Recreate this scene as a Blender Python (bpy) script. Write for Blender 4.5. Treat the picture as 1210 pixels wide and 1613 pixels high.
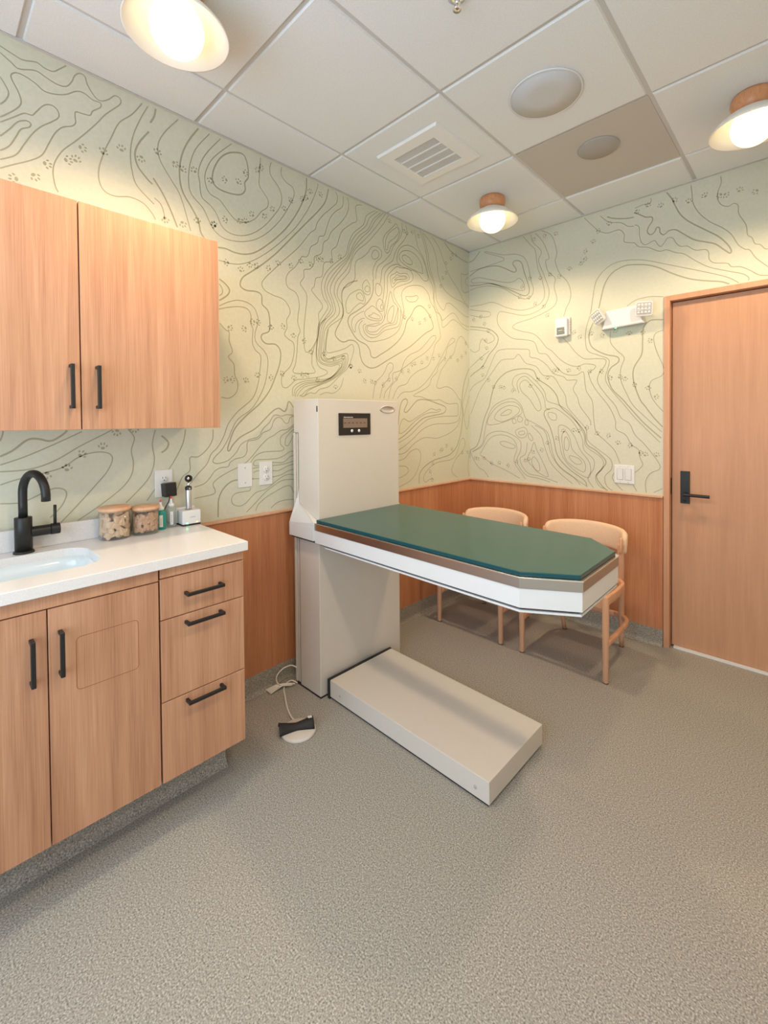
import bpy, bmesh, math, random
from mathutils import Vector, Matrix
for o in list(bpy.data.objects): bpy.data.objects.remove(o)
SC = bpy.context.scene
COL = SC.collection
PI = math.pi
random.seed(7)

# ---------------------------------------------------------------- camera
F_PX, CX, CY = 710.42, 613.3168, 676.2576
YAW, PITCH, ROLL = 2.3353, -0.0169, -0.008
CAM = Vector((2.0208, -3.03, 1.3433))
fw = Vector((math.cos(PITCH)*math.cos(YAW), math.cos(PITCH)*math.sin(YAW), math.sin(PITCH)))
r0 = Vector((math.sin(YAW), -math.cos(YAW), 0)); u0 = r0.cross(fw)
rr = math.cos(ROLL)*r0 + math.sin(ROLL)*u0
uu = -math.sin(ROLL)*r0 + math.cos(ROLL)*u0
cd = bpy.data.cameras.new('camera'); cam = bpy.data.objects.new('camera', cd); COL.objects.link(cam)
cd.sensor_fit = 'HORIZONTAL'; cd.sensor_width = 36; cd.lens = F_PX*36/1210
cd.shift_x = -(CX-605)/1210; cd.shift_y = -(806.5-CY)/1210
cd.clip_start = 0.02
M = Matrix.Identity(4)
for i in range(3): M[i][0], M[i][1], M[i][2], M[i][3] = rr[i], uu[i], -fw[i], CAM[i]
cam.matrix_world = M
SC.camera = cam

# ---------------------------------------------------------------- world, lights, exposure
W = bpy.data.worlds.new('world'); SC.world = W; W.use_nodes = True
W.node_tree.nodes['Background'].inputs[0].default_value = (0.75, 0.87, 1.0, 1)
W.node_tree.nodes['Background'].inputs[1].default_value = 1.2
SC.view_settings.view_transform = 'Standard'; SC.view_settings.look = 'None'
SC.view_settings.exposure = 0.12; SC.view_settings.gamma = 1.0; SC.view_settings.use_curve_mapping = False
def area(name, loc, rot, sx, sy, power, col):
    l = bpy.data.lights.new(name, 'AREA'); l.shape = 'RECTANGLE'; l.size = sx; l.size_y = sy
    l.energy = power; l.color = col
    o = bpy.data.objects.new(name, l); COL.objects.link(o); o.location = loc; o.rotation_euler = rot
    return o
DAY = area('daylight', (1.3, -4.02, 1.45), (PI/2, 0, 0), 1.9, 2.1, 44, (0.68, 0.84, 1.0))  # cool area light outside the added window behind the camera
HALL = area('corridor_light', (1.84, 0.55, 2.2), (0, 0, 0), 0.8, 0.5, 40, (1.0, 0.95, 0.88))
LAMP_STRENGTH = 1.5
LAMP_WATTS = 38.0
LAMP_COLOR = (1.0, 0.735, 0.46)

# ---------------------------------------------------------------- materials
def mat(name, col, rough=0.5, metal=0.0, spec=0.5, trans=0.0, emit=None, es=1.0, ior=1.45, coat=0):
    m = bpy.data.materials.new(name); m.use_nodes = True
    b = m.node_tree.nodes['Principled BSDF']
    b.inputs['Base Color'].default_value = (*col, 1); b.inputs['Roughness'].default_value = rough
    b.inputs['Metallic'].default_value = metal; b.inputs['Specular IOR Level'].default_value = spec
    b.inputs['Transmission Weight'].default_value = trans; b.inputs['IOR'].default_value = ior
    b.inputs['Coat Weight'].default_value = coat
    if emit:
        b.inputs['Emission Color'].default_value = (*emit, 1); b.inputs['Emission Strength'].default_value = es
    return m
def N(m, t, **k):
    n = m.node_tree.nodes.new(t)
    for a, v in k.items(): setattr(n, a, v)
    return n
def ramp(m, fac, stops):
    n = N(m, 'ShaderNodeValToRGB'); el = n.color_ramp.elements
    while len(el) < len(stops): el.new(0.5)
    for e, (p, c) in zip(el, stops): e.position = p; e.color = (*c, 1)
    m.node_tree.links.new(fac, n.inputs[0]); return n.outputs[0]
def speckle(name, stops, scale, rough=0.5, bump=0.0, detail=2, spec=0.4):
    m = mat(name, (.5,.5,.5), rough, spec=spec); L = m.node_tree.links; b = m.node_tree.nodes['Principled BSDF']
    tc = N(m, 'ShaderNodeTexCoord'); n = N(m, 'ShaderNodeTexNoise'); n.inputs['Scale'].default_value = scale
    n.inputs['Detail'].default_value = detail
    L.new(tc.outputs['Object'], n.inputs['Vector'])
    L.new(ramp(m, n.outputs['Fac'], stops), b.inputs['Base Color'])
    if bump:
        bp = N(m, 'ShaderNodeBump'); bp.inputs['Strength'].default_value = bump; bp.inputs['Distance'].default_value = 0.002
        L.new(n.outputs['Fac'], bp.inputs['Height']); L.new(bp.outputs['Normal'], b.inputs['Normal'])
    return m
def wood(name, dark, mid, light, rough=0.45, grain=(34, 34, 1.1), fine=(330, 330, 6), spec=0.35):
    m = mat(name, mid, rough, spec=spec); L = m.node_tree.links; b = m.node_tree.nodes['Principled BSDF']
    tc = N(m, 'ShaderNodeTexCoord'); oi = N(m, 'ShaderNodeObjectInfo')
    ad = N(m, 'ShaderNodeVectorMath', operation='ADD'); mu = N(m, 'ShaderNodeMath', operation='MULTIPLY')
    mu.inputs[1].default_value = 13.0
    L.new(oi.outputs['Random'], mu.inputs[0]); L.new(tc.outputs['Object'], ad.inputs[0]); L.new(mu.outputs[0], ad.inputs[1])
    def nz(sc, det, dist=0.0):
        mp = N(m, 'ShaderNodeMapping'); mp.inputs['Scale'].default_value = sc
        n = N(m, 'ShaderNodeTexNoise'); n.inputs['Scale'].default_value = 1.0; n.inputs['Detail'].default_value = det
        n.inputs['Distortion'].default_value = dist
        L.new(ad.outputs[0], mp.inputs[0]); L.new(mp.outputs[0], n.inputs['Vector']); return n.outputs['Fac']
    a, c = nz(grain, 5, 0.6), nz(fine, 3)
    wide = nz((grain[0]*0.28, grain[1]*0.28, grain[2]*0.35), 2)
    mx = N(m, 'ShaderNodeMix'); mx.inputs[0].default_value = 0.46; L.new(a, mx.inputs[2]); L.new(c, mx.inputs[3])
    m2 = N(m, 'ShaderNodeMix'); m2.inputs[0].default_value = 0.28; L.new(mx.outputs[0], m2.inputs[2]); L.new(wide, m2.inputs[3])
    L.new(ramp(m, m2.outputs[0], [(0.34, dark), (0.5, mid), (0.66, light)]), b.inputs['Base Color'])
    return m
M_ = {}
M_['wood'] = wood('oak_laminate', (.36,.17,.095), (.495,.26,.152), (.61,.345,.212))
M_['wainscot'] = wood('oak_wainscot', (.37,.135,.055), (.50,.21,.10), (.61,.30,.155), grain=(22,22,.7))
M_['doorwood'] = wood('oak_door_veneer', (.47,.25,.145), (.52,.285,.17), (.57,.32,.195), grain=(30,30,2.0), rough=.42)
M_['framewood'] = wood('oak_door_frame', (.50,.26,.15), (.56,.30,.18), (.62,.35,.22), rough=.42)
M_['chairwood'] = wood('beech_chair', (.56,.30,.175), (.64,.36,.22), (.70,.42,.27), rough=.4)
M_['lampwood'] = wood('lamp_wood', (.50,.22,.10), (.58,.27,.13), (.64,.33,.17), grain=(60,60,30), rough=.3)
M_['lidwood'] = wood('lid_wood', (.60,.33,.18), (.68,.40,.24), (.74,.46,.29), grain=(6,60,60), rough=.5)
M_['wallpaper'] = speckle('wallpaper_sage', [(.35,(.60,.60,.485)), (.65,(.62,.62,.505))], 60, .8, spec=.2)
M_['wallline'] = mat('wallpaper_ink', (.385,.37,.26), .75, spec=.2)
M_['plainwall'] = mat('painted_wall', (.70,.69,.62), .8, spec=.2)
M_['floor'] = speckle('speckled_vinyl_floor', [(.28,(.13,.122,.105)), (.44,(.290,.278,.250)), (.56,(.365,.352,.318)), (.72,(.57,.555,.515))], 230, .5, .03, 2, .3)
M_['cove'] = speckle('speckled_cove_base', [(.30,(.17,.16,.14)), (.5,(.30,.28,.24)), (.70,(.46,.43,.38))], 210, .5, .05, 2, .3)
M_['tile'] = speckle('ceiling_tile', [(.35,(.705,.725,.735)), (.65,(.755,.775,.785))], 190, .85, .15, 3, .2)
M_['grid'] = mat('ceiling_grid', (.56,.55,.53), .5)
M_['greytile'] = mat('grey_ceiling_panel', (.50,.475,.44), .7)
M_['greydisc'] = mat('grey_disc', (.37,.355,.335), .7)
M_['speaker'] = speckle('speaker_cloth', [(.4,(.55,.56,.58)), (.6,(.60,.61,.63))], 500, .7, .1)
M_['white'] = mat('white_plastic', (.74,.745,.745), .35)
M_['vent'] = mat('vent_white', (.76,.765,.76), .5)
M_['ventdark'] = mat('vent_mesh', (.42,.42,.42), .6)
M_['quartz'] = speckle('white_quartz', [(.4,(.70,.69,.68)), (.6,(.75,.74,.73))], 300, .22, 0, 2, .5)
M_['porcelain'] = mat('sink_porcelain', (.70,.765,.79), .08, coat=.5)
M_['black'] = mat('matte_black_metal', (.012,.012,.012), .42)
M_['blackplastic'] = mat('black_plastic', (.015,.014,.014), .4)
M_['rubber'] = mat('black_rubber', (.02,.02,.021), .65)
M_['cream'] = speckle('cream_powder_coat', [(.4,(.61,.57,.51)), (.6,(.64,.60,.54))], 400, .45, .05)
M_['whitemetal'] = mat('white_powder_coat', (.66,.665,.665), .4)
M_['greytrim'] = mat('grey_trim', (.45,.43,.40), .4)
M_['steel'] = mat('brushed_steel', (.52,.49,.46), .30, 1.0)
M_['steelbright'] = mat('bright_steel_lip', (.85,.82,.78), .25, 1.0)
M_['chrome'] = mat('chrome', (.8,.8,.8), .12, 1.0)
M_['silver'] = mat('satin_silver', (.62,.62,.63), .35, .9)
M_['pad'] = mat('dark_green_pad', (.018,.085,.074), .16, spec=.35)
M_['padedge'] = mat('teal_pad_edge', (.004,.055,.075), .2)
def clear(name, tint, refl, body=0.0, bodycol=(1,1,1)):
    m = mat(name, bodycol, .3); L = m.node_tree.links; b = m.node_tree.nodes['Principled BSDF']; out = m.node_tree.nodes['Material Output']
    tr = N(m, 'ShaderNodeBsdfTransparent'); tr.inputs[0].default_value = (*tint, 1)
    gl = N(m, 'ShaderNodeBsdfGlossy'); gl.inputs['Roughness'].default_value = .04
    fr = N(m, 'ShaderNodeLayerWeight'); fr.inputs['Blend'].default_value = refl
    m1 = N(m, 'ShaderNodeMixShader'); m2 = N(m, 'ShaderNodeMixShader'); m1.inputs[0].default_value = body
    L.new(tr.outputs[0], m1.inputs[1]); L.new(b.outputs[0], m1.inputs[2])
    mm = N(m, 'ShaderNodeMath', operation='MULTIPLY'); mm.inputs[1].default_value = .55; L.new(fr.outputs['Facing'], mm.inputs[0]); L.new(mm.outputs[0], m2.inputs[0]); L.new(m1.outputs[0], m2.inputs[1]); L.new(gl.outputs[0], m2.inputs[2])
    L.new(m2.outputs[0], out.inputs['Surface']); return m
M_['glass'] = clear('clear_glass', (.97,.985,.97), .12, .03)
M_['clearplastic'] = clear('clear_bottle_plastic', (.90,.95,.96), .15, .28, (.62,.68,.70))
M_['teal'] = mat('teal_liquid_bottle', (.02,.34,.31), .25, trans=.25)
M_['red'] = mat('red_cap', (.75,.07,.04), .4)
M_['biscuit'] = speckle('pale_biscuit', [(.35,(.62,.40,.27)), (.65,(.74,.53,.39))], 90, .8, .3)
M_['biscuit2'] = speckle('brown_biscuit', [(.35,(.50,.27,.16)), (.65,(.62,.36,.23))], 90, .8, .3)
M_['fabric'] = speckle('tan_upholstery', [(.35,(.72,.50,.34)), (.65,(.80,.58,.41))], 300, .85, .25)
M_['seat'] = mat('russet_seat', (.33,.115,.06), .5)
M_['lcd'] = mat('lcd_screen', (.23,.17,.13), .3)
M_['ink'] = mat('dark_marks', (.05,.03,.015), .5)
M_['greyink'] = mat('grey_print', (.35,.36,.36), .5)
M_['globe'] = mat('lit_opal_globe', (1,1,1), .4, emit=(1.0, .84, .44), es=LAMP_STRENGTH)
M_['shade'] = mat('cream_lamp_shade', (.84,.80,.74), .45)
M_['green_led'] = mat('green_led', (.05,.8,.3), .4, emit=(.05,1,.35), es=10)
M_['amber_led'] = mat('amber_led', (1,.5,.05), .4, emit=(1,.45,.05), es=3)
M_['cord'] = mat('white_cord', (.72,.68,.62), .5)
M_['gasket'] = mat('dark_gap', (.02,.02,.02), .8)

# ---------------------------------------------------------------- helpers
WORLD = {}
def _b(): return bmesh.new()
def merge(a, b):
    me = bpy.data.meshes.new('t'); b.to_mesh(me); b.free(); a.from_mesh(me); bpy.data.meshes.remove(me); return a
def box(bm, x0, x1, y0, y1, z0, z1, mi=0):
    vs = [bm.verts.new((x, y, z)) for x in (x0, x1) for y in (y0, y1) for z in (z0, z1)]
    for f in ((0,1,3,2), (4,6,7,5), (0,4,5,1), (2,3,7,6), (0,2,6,4), (1,5,7,3)):
        bm.faces.new([vs[i] for i in f]).material_index = mi
    return bm
def prism(bm, pts, vec, mi=0):
    """closed 3D polygon swept along vec"""
    a = [bm.verts.new(p) for p in pts]; b = [bm.verts.new(Vector(p)+Vector(vec)) for p in pts]
    n = len(pts); fs = [bm.faces.new(a), bm.faces.new(b[::-1])]
    for i in range(n): fs.append(bm.faces.new((a[i], b[i], b[(i+1) % n], a[(i+1) % n])))
    for f in fs: f.material_index = mi
    bmesh.ops.recalc_face_normals(bm, faces=fs); return bm
def lathe(bm, prof, c, seg=40, axis='z', mi=0, mtx=None):
    """prof: (radius, height) pairs; closes the ends when radius is 0"""
    rings = []
    base = Matrix.Translation(c)
    if axis == 'x': base = base @ Matrix.Rotation(PI/2, 4, 'Y')
    if axis == 'y': base = base @ Matrix.Rotation(-PI/2, 4, 'X')
    if mtx: base = mtx
    for r, h in prof:
        if r < 1e-6: rings.append([bm.verts.new(base @ Vector((0, 0, h)))])
        else: rings.append([bm.verts.new(base @ Vector((r*math.cos(2*PI*i/seg), r*math.sin(2*PI*i/seg), h))) for i in range(seg)])
    fs = []
    for A, B in zip(rings, rings[1:]):
        if len(A) == 1 and len(B) == 1: continue
        for i in range(seg):
            j = (i+1) % seg
            if len(A) == 1: fs.append(bm.faces.new((A[0], B[j], B[i])))
            elif len(B) == 1: fs.append(bm.faces.new((A[i], A[j], B[0])))
            else: fs.append(bm.faces.new((A[i], A[j], B[j], B[i])))
    for f in fs: f.material_index = mi; f.smooth = True
    bmesh.ops.recalc_face_normals(bm, faces=fs)
    return bm
def cyl(bm, c, r, h, axis='z', seg=32, r2=None, mi=0):
    return lathe(bm, [(0, 0), (r, 0), (r if r2 is None else r2, h), (0, h)], c, seg, axis, mi)
def smooth_path(pts, n=8, closed=False):
    P = [Vector(p) for p in pts]; out = []
    m = len(P); segs = m if closed else m-1
    for i in range(segs):
        if closed: p0, p1, p2, p3 = P[(i-1) % m], P[i], P[(i+1) % m], P[(i+2) % m]
        else: p0, p1, p2, p3 = P[max(i-1, 0)], P[i], P[i+1], P[min(i+2, m-1)]
        for k in range(n):
            t = k/n
            out.append(0.5*((2*p1) + (p2-p0)*t + (2*p0-5*p1+4*p2-p3)*t*t + (3*p1-p0-3*p2+p3)*t*t*t))
    if not closed: out.append(P[-1])
    return out
def tube(bm, pts, r, seg=12, closed=False, mi=0, flat=None):
    """round (or flat=(a,b): elliptical, b along z) tube along a path; r may be a list"""
    P = [Vector(p) for p in pts]; n = len(P); rings = []
    prev = None
    for i, p in enumerate(P):
        if closed: t = P[(i+1) % n]-P[i-1]
        else: t = P[min(i+1, n-1)]-P[max(i-1, 0)]
        t.normalize()
        if flat: a = t.cross(Vector((0, 0, 1))).normalized()
        else:
            if prev is None: a = t.cross(Vector((0, 0, 1)) if abs(t.z) < .9 else Vector((1, 0, 0))).normalized()
            else: a = (prev - t*prev.dot(t)).normalized()
        prev = a; b = t.cross(a)
        R = r[i] if isinstance(r, (list, tuple)) else r
        ring = []
        for k in range(seg):
            c, s = math.cos(2*PI*k/seg), math.sin(2*PI*k/seg)
            if flat:
                e = 0.45
                c = math.copysign(abs(c)**e, c); s = math.copysign(abs(s)**e, s)
                ring.append(bm.verts.new(p + a*c*flat[0] + b*s*flat[1]))
            else: ring.append(bm.verts.new(p + a*c*R + b*s*R))
        rings.append(ring)
    fs = []
    for i in range(n if closed else n-1):
        A, B = rings[i], rings[(i+1) % n]
        for k in range(seg):
            j = (k+1) % seg; fs.append(bm.faces.new((A[k], A[j], B[j], B[k])))
    if not closed: fs.append(bm.faces.new(rings[0][::-1])); fs.append(bm.faces.new(rings[-1]))
    for f in fs: f.smooth = True; f.material_index = mi
    bmesh.ops.recalc_face_normals(bm, faces=fs); return bm
def rrect(cx, cy, w, h, r, n=6):
    out = []
    for sx, sy, a0 in ((1, 1, 0), (-1, 1, PI/2), (-1, -1, PI), (1, -1, 1.5*PI)):
        for k in range(n+1):
            a = a0 + PI/2*k/n
            out.append((cx+sx*(w/2-r)+r*math.cos(a), cy+sy*(h/2-r)+r*math.sin(a)))
    return out
def obj(name, bm, mats, parent=None, bev=0, origin=None, smooth=False, seg=2):
    me = bpy.data.meshes.new(name)
    w = WORLD[parent.name] if parent else Vector(origin or (0, 0, 0))
    bmesh.ops.translate(bm, verts=bm.verts, vec=-w)
    if smooth:
        for f in bm.faces: f.smooth = True
    bm.to_mesh(me); bm.free()
    for m in (mats if isinstance(mats, (list, tuple)) else [mats]): me.materials.append(M_[m])
    o = bpy.data.objects.new(name, me); COL.objects.link(o)
    if parent: o.parent = parent
    else: o.location = w
    WORLD[o.name] = w.copy()
    if bev:
        b = o.modifiers.new('bevel', 'BEVEL'); b.width = bev; b.segments = seg; b.limit_method = 'ANGLE'; b.angle_limit = math.radians(40)
        b.harden_normals = True
    return o
def tag(o, label=None, cat=None, group=None, kind=None):
    if label: o['label'] = label
    if cat: o['category'] = cat
    if group: o['group'] = group
    if kind: o['kind'] = kind
    return o
def thing(name, label, cat, loc, group=None):
    o = bpy.data.objects.new(name, None); COL.objects.link(o); o.location = loc; o.empty_display_size = .05
    WORLD[o.name] = Vector(loc); return tag(o, label, cat, group)
def struct(name, bm, m, bev=0, label=None, origin=None): 
    o = obj(name, bm, m, None, bev, origin); o['kind'] = 'structure'
    if label: o['label'] = label
    return o
def dup_tree(root, loc, label=None, rotz=None):
    r = root.copy(); COL.objects.link(r); r.location = loc
    if rotz is not None: r.rotation_euler = (0, 0, rotz)
    if label: r['label'] = label
    for ch in list(root.children):
        c = ch.copy(); COL.objects.link(c); c.parent = r
        for g in list(ch.children):
            d = g.copy(); COL.objects.link(d); d.parent = c
    return r

# ---------------------------------------------------------------- structure
RX, RY, H = 2.40, -3.75, 2.674
struct('floor', box(_b(), -.12, RX+.12, RY-.12, .9, -.06, 0), 'floor')
bm = box(_b(), -.12, 0, RY-.12, .12, 0, H+.1)
WALL_LEFT = struct('wall_left', bm, ['wallpaper', 'wallline'])
DX0, DX1, DZ = 1.353, 2.330, 2.059
bm = box(_b(), 0, DX0+.02, 0, .12, 0, H+.1); box(bm, DX1-.02, RX+.12, 0, .12, 0, H+.1); box(bm, DX0+.02, DX1-.02, 0, .12, DZ-.02, H+.1)
WALL_BACK = struct('wall_back', bm, ['wallpaper', 'wallline'])
struct('wall_right', box(_b(), RX, RX+.12, RY-.12, 0, 0, H+.1), 'plainwall')
WX0, WX1, WZ0, WZ1 = .35, 2.25, .4, 2.5
bm = box(_b(), 0, WX0, RY-.12, RY, 0, H+.1); box(bm, WX1, RX, RY-.12, RY, 0, H+.1)
box(bm, WX0, WX1, RY-.12, RY, 0, WZ0); box(bm, WX0, WX1, RY-.12, RY, WZ1, H+.1)
struct('wall_front', bm, 'plainwall')
bm = _b()
for a, b in ((WX0, WX0+.05), (WX1-.05, WX1), (1.275, 1.325)): box(bm, a, b, RY-.09, RY-.03, WZ0, WZ1)
for a, b in ((WZ0, WZ0+.05), (WZ1-.05, WZ1)): box(bm, WX0+.05, WX1-.05, RY-.09, RY-.03, a, b)
struct('added_window_1', bm, 'whitemetal')  # unseen window, added to supply the room with daylight
# ceiling: metal grid with lay-in tiles standing a little below it
XA, YB, T, G = .2836, .3257, .61, .008
bm = box(_b(), -.12, RX+.12, RY-.12, .12, H+.008, H+.1, 1)
xs = [0] + [XA+T*i for i in range(4)] + [RX]; ys = [0] + [-(YB+T*i) for i in range(6)] + [RY]
for i in range(len(xs)-1):
    for j in range(len(ys)-1):
        if i == 2 or i == 3:
            pass
        x0 = xs[i]+(G if i else .012); x1 = xs[i+1]-(G if i < len(xs)-2 else .012)
        y1 = ys[j]-(G if j else .012); y0 = ys[j+1]+(G if j < len(ys)-2 else .012)
        if i == 2 and j == 1:
            box(bm, x0, x1, y0, y1, H+.005, H+.0079, 2)
            continue
        z0 = H; c = .004
        lo = [bm.verts.new(p) for p in ((x0+c, y0+c, z0), (x1-c, y0+c, z0), (x1-c, y1-c, z0), (x0+c, y1-c, z0))]
        hi = [bm.verts.new(p) for p in ((x0, y0, z0+.0079), (x1, y0, z0+.0079), (x1, y1, z0+.0079), (x0, y1, z0+.0079))]
        bm.faces.new(lo[::-1])
        for k in range(4): bm.faces.new((lo[k], lo[(k+1) % 4], hi[(k+1) % 4], hi[k]))
# perimeter wall angle
for b in ((0, .012, RY, 0), (0, RX, -.012, 0), (RX-.012, RX, RY, 0), (0, RX, RY, RY+.012)): box(bm, b[0], b[1], b[2], b[3], H-.0005, H+.0079, 1)
struct('ceiling', bm, ['tile', 'grid', 'greytile'])
# wainscot, cap, cove base
struct('trim_1', box(_b(), 0, .012, RY, 0, .095, .880), 'wainscot', label='oak wainscot panelling on the left wall')
struct('trim_2', box(_b(), .012, DX0-.003, -.012, 0, .095, .880), 'wainscot', label='oak wainscot panelling on the back wall')
struct('trim_3', box(_b(), 0, .022, RY, 0, .880, .892), 'chairwood', .003, label='wainscot cap rail on the left wall')
struct('trim_4', box(_b(), .022, DX0-.003, -.022, 0, .880, .892), 'chairwood', .003, label='wainscot cap rail on the back wall')
def cove(n, x0, y0, x1, y1, nx, ny):
    prof = [(0, .1), (.013, .1), (.0135, .03)] + [(.0135+.022*(1-math.cos(a)), .03-.03*math.sin(a)) for a in (.3, .6, .9, 1.2, 1.5)] + [(.036, 0.0005), (0, .0005)]
    pts = [(x0+nx*d, y0+ny*d, z) for d, z in prof]
    struct(n, prism(_b(), pts, (x1-x0, y1-y0, 0)), 'cove')
cove('baseboard_left', 0, RY, 0, 0, 1, 0)
cove('baseboard_back', .0, 0, DX0-.003, 0, 0, -1)
# door and frame
bm = box(_b(), DX0, DX0+.030, -.012, .11, 0, DZ); box(bm, DX1-.030, DX1, -.012, .11, 0, DZ); box(bm, DX0+.030, DX1-.030, -.012, .11, DZ-.030, DZ)
box(bm, DX0+.030, DX0+.044, .078, .11, 0, DZ-.03); box(bm, DX1-.044, DX1-.03, .078, .11, 0, DZ-.03); box(bm, DX0+.044, DX1-.044, .078, .11, DZ-.044, DZ-.03)
fr = struct('trim_5', bm, 'framewood', .0015, label='oak door frame around the back-wall door')
tag(obj('strike_plate', box(_b(), DX0+.030, DX0+.0312, .016, .034, .905, 1.0), 'black', fr), 'black strike plate')
tag(obj('pale_strip', box(_b(), DX0+.046, DX1-.034, .016, .040, .0003, .0115), 'white', fr), 'pale threshold strip under the door')  # thin white strip on the floor along the door
dr = struct('door_1', box(_b(), DX0+.034, DX1-.034, .034, .076, .013, DZ-.035), 'doorwood', .001, label='oak door with black lever handle')
bm = box(_b(), 1.430, 1.476, .026, .0338, .857, 1.044)
hd = tag(obj('door_handle', bm, 'black', dr, .002), 'black lever handle on a tall plate')
bm = cyl(_b(), (1.458, -.022, .913), .0095, .048, 'y'); cyl(bm, (1.455, -.022, .913), .0088, .122, 'x')
obj('lever', bm, 'black', hd, .001)
obj('lock_cylinder', cyl(_b(), (1.453, .0225, .876), .006, .0035, 'y'), 'black', hd)
struct('wall_corridor', box(_b(), .9, 2.9, .9, .94, 0, 2.7), 'plainwall')

# ---------------------------------------------------------------- ceiling fittings
def ceiling_lamp(loc, label):
    x, y = loc; t = thing('ceiling_lamp', label, 'ceiling light', (x, y, H), 'flush ceiling lamps with dish shades')
    obj('lamp_base', lathe(_b(), [(0, 0), (.070, 0), (.076, -.012), (.077, -.03), (.071, -.052), (.060, -.070), (0, -.070)], (x, y, H), 48), 'lampwood', t)
    obj('lamp_shade', lathe(_b(), [(.045, -.068), (.068, -.067), (.098, -.084), (.128, -.108), (.148, -.131), (.151, -.139), (.147, -.139), (.125, -.114), (.095, -.090), (.066, -.074), (.045, -.074), (.045, -.068)], (x, y, H), 64), 'shade', t)
    bm = _b(); bmesh.ops.create_uvsphere(bm, u_segments=40, v_segments=24, radius=.077, matrix=Matrix.Translation((x, y, H-.126)) @ Matrix.Diagonal((1, 1, .98, 1)))
    obj('globe', bm, 'globe', t, smooth=True)
    l = bpy.data.lights.new('bulb_light', 'SPOT'); l.energy = LAMP_WATTS; l.color = LAMP_COLOR; l.shadow_soft_size = .06
    l.spot_size = math.radians(172); l.spot_blend = .5
    lo = bpy.data.objects.new('bulb_light', l); COL.objects.link(lo); lo.parent = t; lo.location = (0, 0, -.215)
    return t
L1 = ceiling_lamp((.589, -.631), 'round wooden-based dish lamp on the ceiling tile nearest the room corner')
dup_tree(L1, (.589, -2.461, H), 'dish lamp above the wall cabinet, nearest lamp at top left')
dup_tree(L1, (1.809, -.631, H), 'dish lamp on the ceiling above the door, cut by the right edge')
dup_tree(L1, (1.809, -2.461, H), 'unseen dish lamp added for its light, nearest the front and right walls')  # added lamp out of view, there to light the room

t = thing('ceiling_vent', 'square white ceiling air vent with fine mesh grille in three slats', 'vent', (.589, -1.241, H))
def frame_plate(x0, x1, y0, y1, a0, a1, b0, b1, zt, zb, c):
    bm = _b()
    O = [(x0, y0), (x1, y0), (x1, y1), (x0, y1)]; P = [(x0+c, y0+c), (x1-c, y0+c), (x1-c, y1-c), (x0+c, y1-c)]; I = [(a0, b0), (a1, b0), (a1, b1), (a0, b1)]
    L = [[bm.verts.new((*p, z)) for p in S] for S, z in ((O, zt), (P, zb), (I, zb), (I, zt))]
    for A, B in zip(L, L[1:]):
        for k in range(4): bm.faces.new((A[k], A[(k+1) % 4], B[(k+1) % 4], B[k]))
    bmesh.ops.recalc_face_normals(bm, faces=bm.faces); return bm
obj('vent_frame', frame_plate(.400, .778, -1.418, -1.062, .458, .710, -1.350, -1.118, H-.0002, H-.012, .005), 'vent', t, .001)
obj('mesh_panel', box(_b(), .458, .710, -1.350, -1.118, H-.006, H-.004), 'ventdark', t)
for k in range(1, 4): obj('slat', box(_b(), .458, .710, -1.350+.058*k-.004, -1.350+.058*k+.003, H-.0115, H-.005), 'vent', t)
bm = _b()
for k in range(42):
    x = .461+k*.006
    box(bm, x, x+.0022, -1.350, -1.118, H-.0085, H-.0062)
tag(obj('mesh_wires', bm, 'vent', t), kind=None)
t = thing('ceiling_speaker', 'large round pale grey speaker set in a white ceiling tile', 'speaker', (1.199, -1.237, H))
obj('speaker_rim', lathe(_b(), [(.140, 0), (.143, -.002), (.143, -.006), (.139, -.008), (.136, -.006), (.136, 0), (.140, 0)], (1.199, -1.237, H), 64), 'whitemetal', t)
obj('speaker_grille', lathe(_b(), [(0, -.0068), (.06, -.0068), (.1365, -.0066), (.1365, 0), (0, 0)], (1.199, -1.237, H), 64), 'speaker', t)
tag(obj('ceiling_disc', lathe(_b(), [(0, -.004), (.090, -.004), (.094, 0), (.094, .003), (0, .003)], (1.222, -.700, H+.0015), 48), 'greydisc', origin=(1.222, -.70, H)), 'small round dark grey disc on the recessed grey ceiling panel', 'ceiling disc')
t = thing('sprinkler_head', 'small chrome sprinkler head on the ceiling at the top edge', 'sprinkler', (1.19, -1.842, H))
obj('escutcheon', lathe(_b(), [(0, 0), (.030, 0), (.029, -.004), (.012, -.008), (0, -.008)], (1.19, -1.842, H), 32), 'chrome', t)
bm = lathe(_b(), [(0, 0), (.008, 0), (.008, -.016), (.004, -.02), (0, -.02)], (1.19, -1.842, H-.008), 16)
for s in (-1, 1): tube(bm, [(1.19+s*.007, -1.842, H-.02), (1.19+s*.011, -1.842, H-.032), (1.19, -1.842, H-.044)], .0018, 8)
obj('nozzle', bm, 'chrome', t)
obj('deflector', lathe(_b(), [(0, 0), (.013, 0), (.013, -.0015), (0, -.0015)], (1.19, -1.842, H-.044), 20), 'chrome', t)

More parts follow.
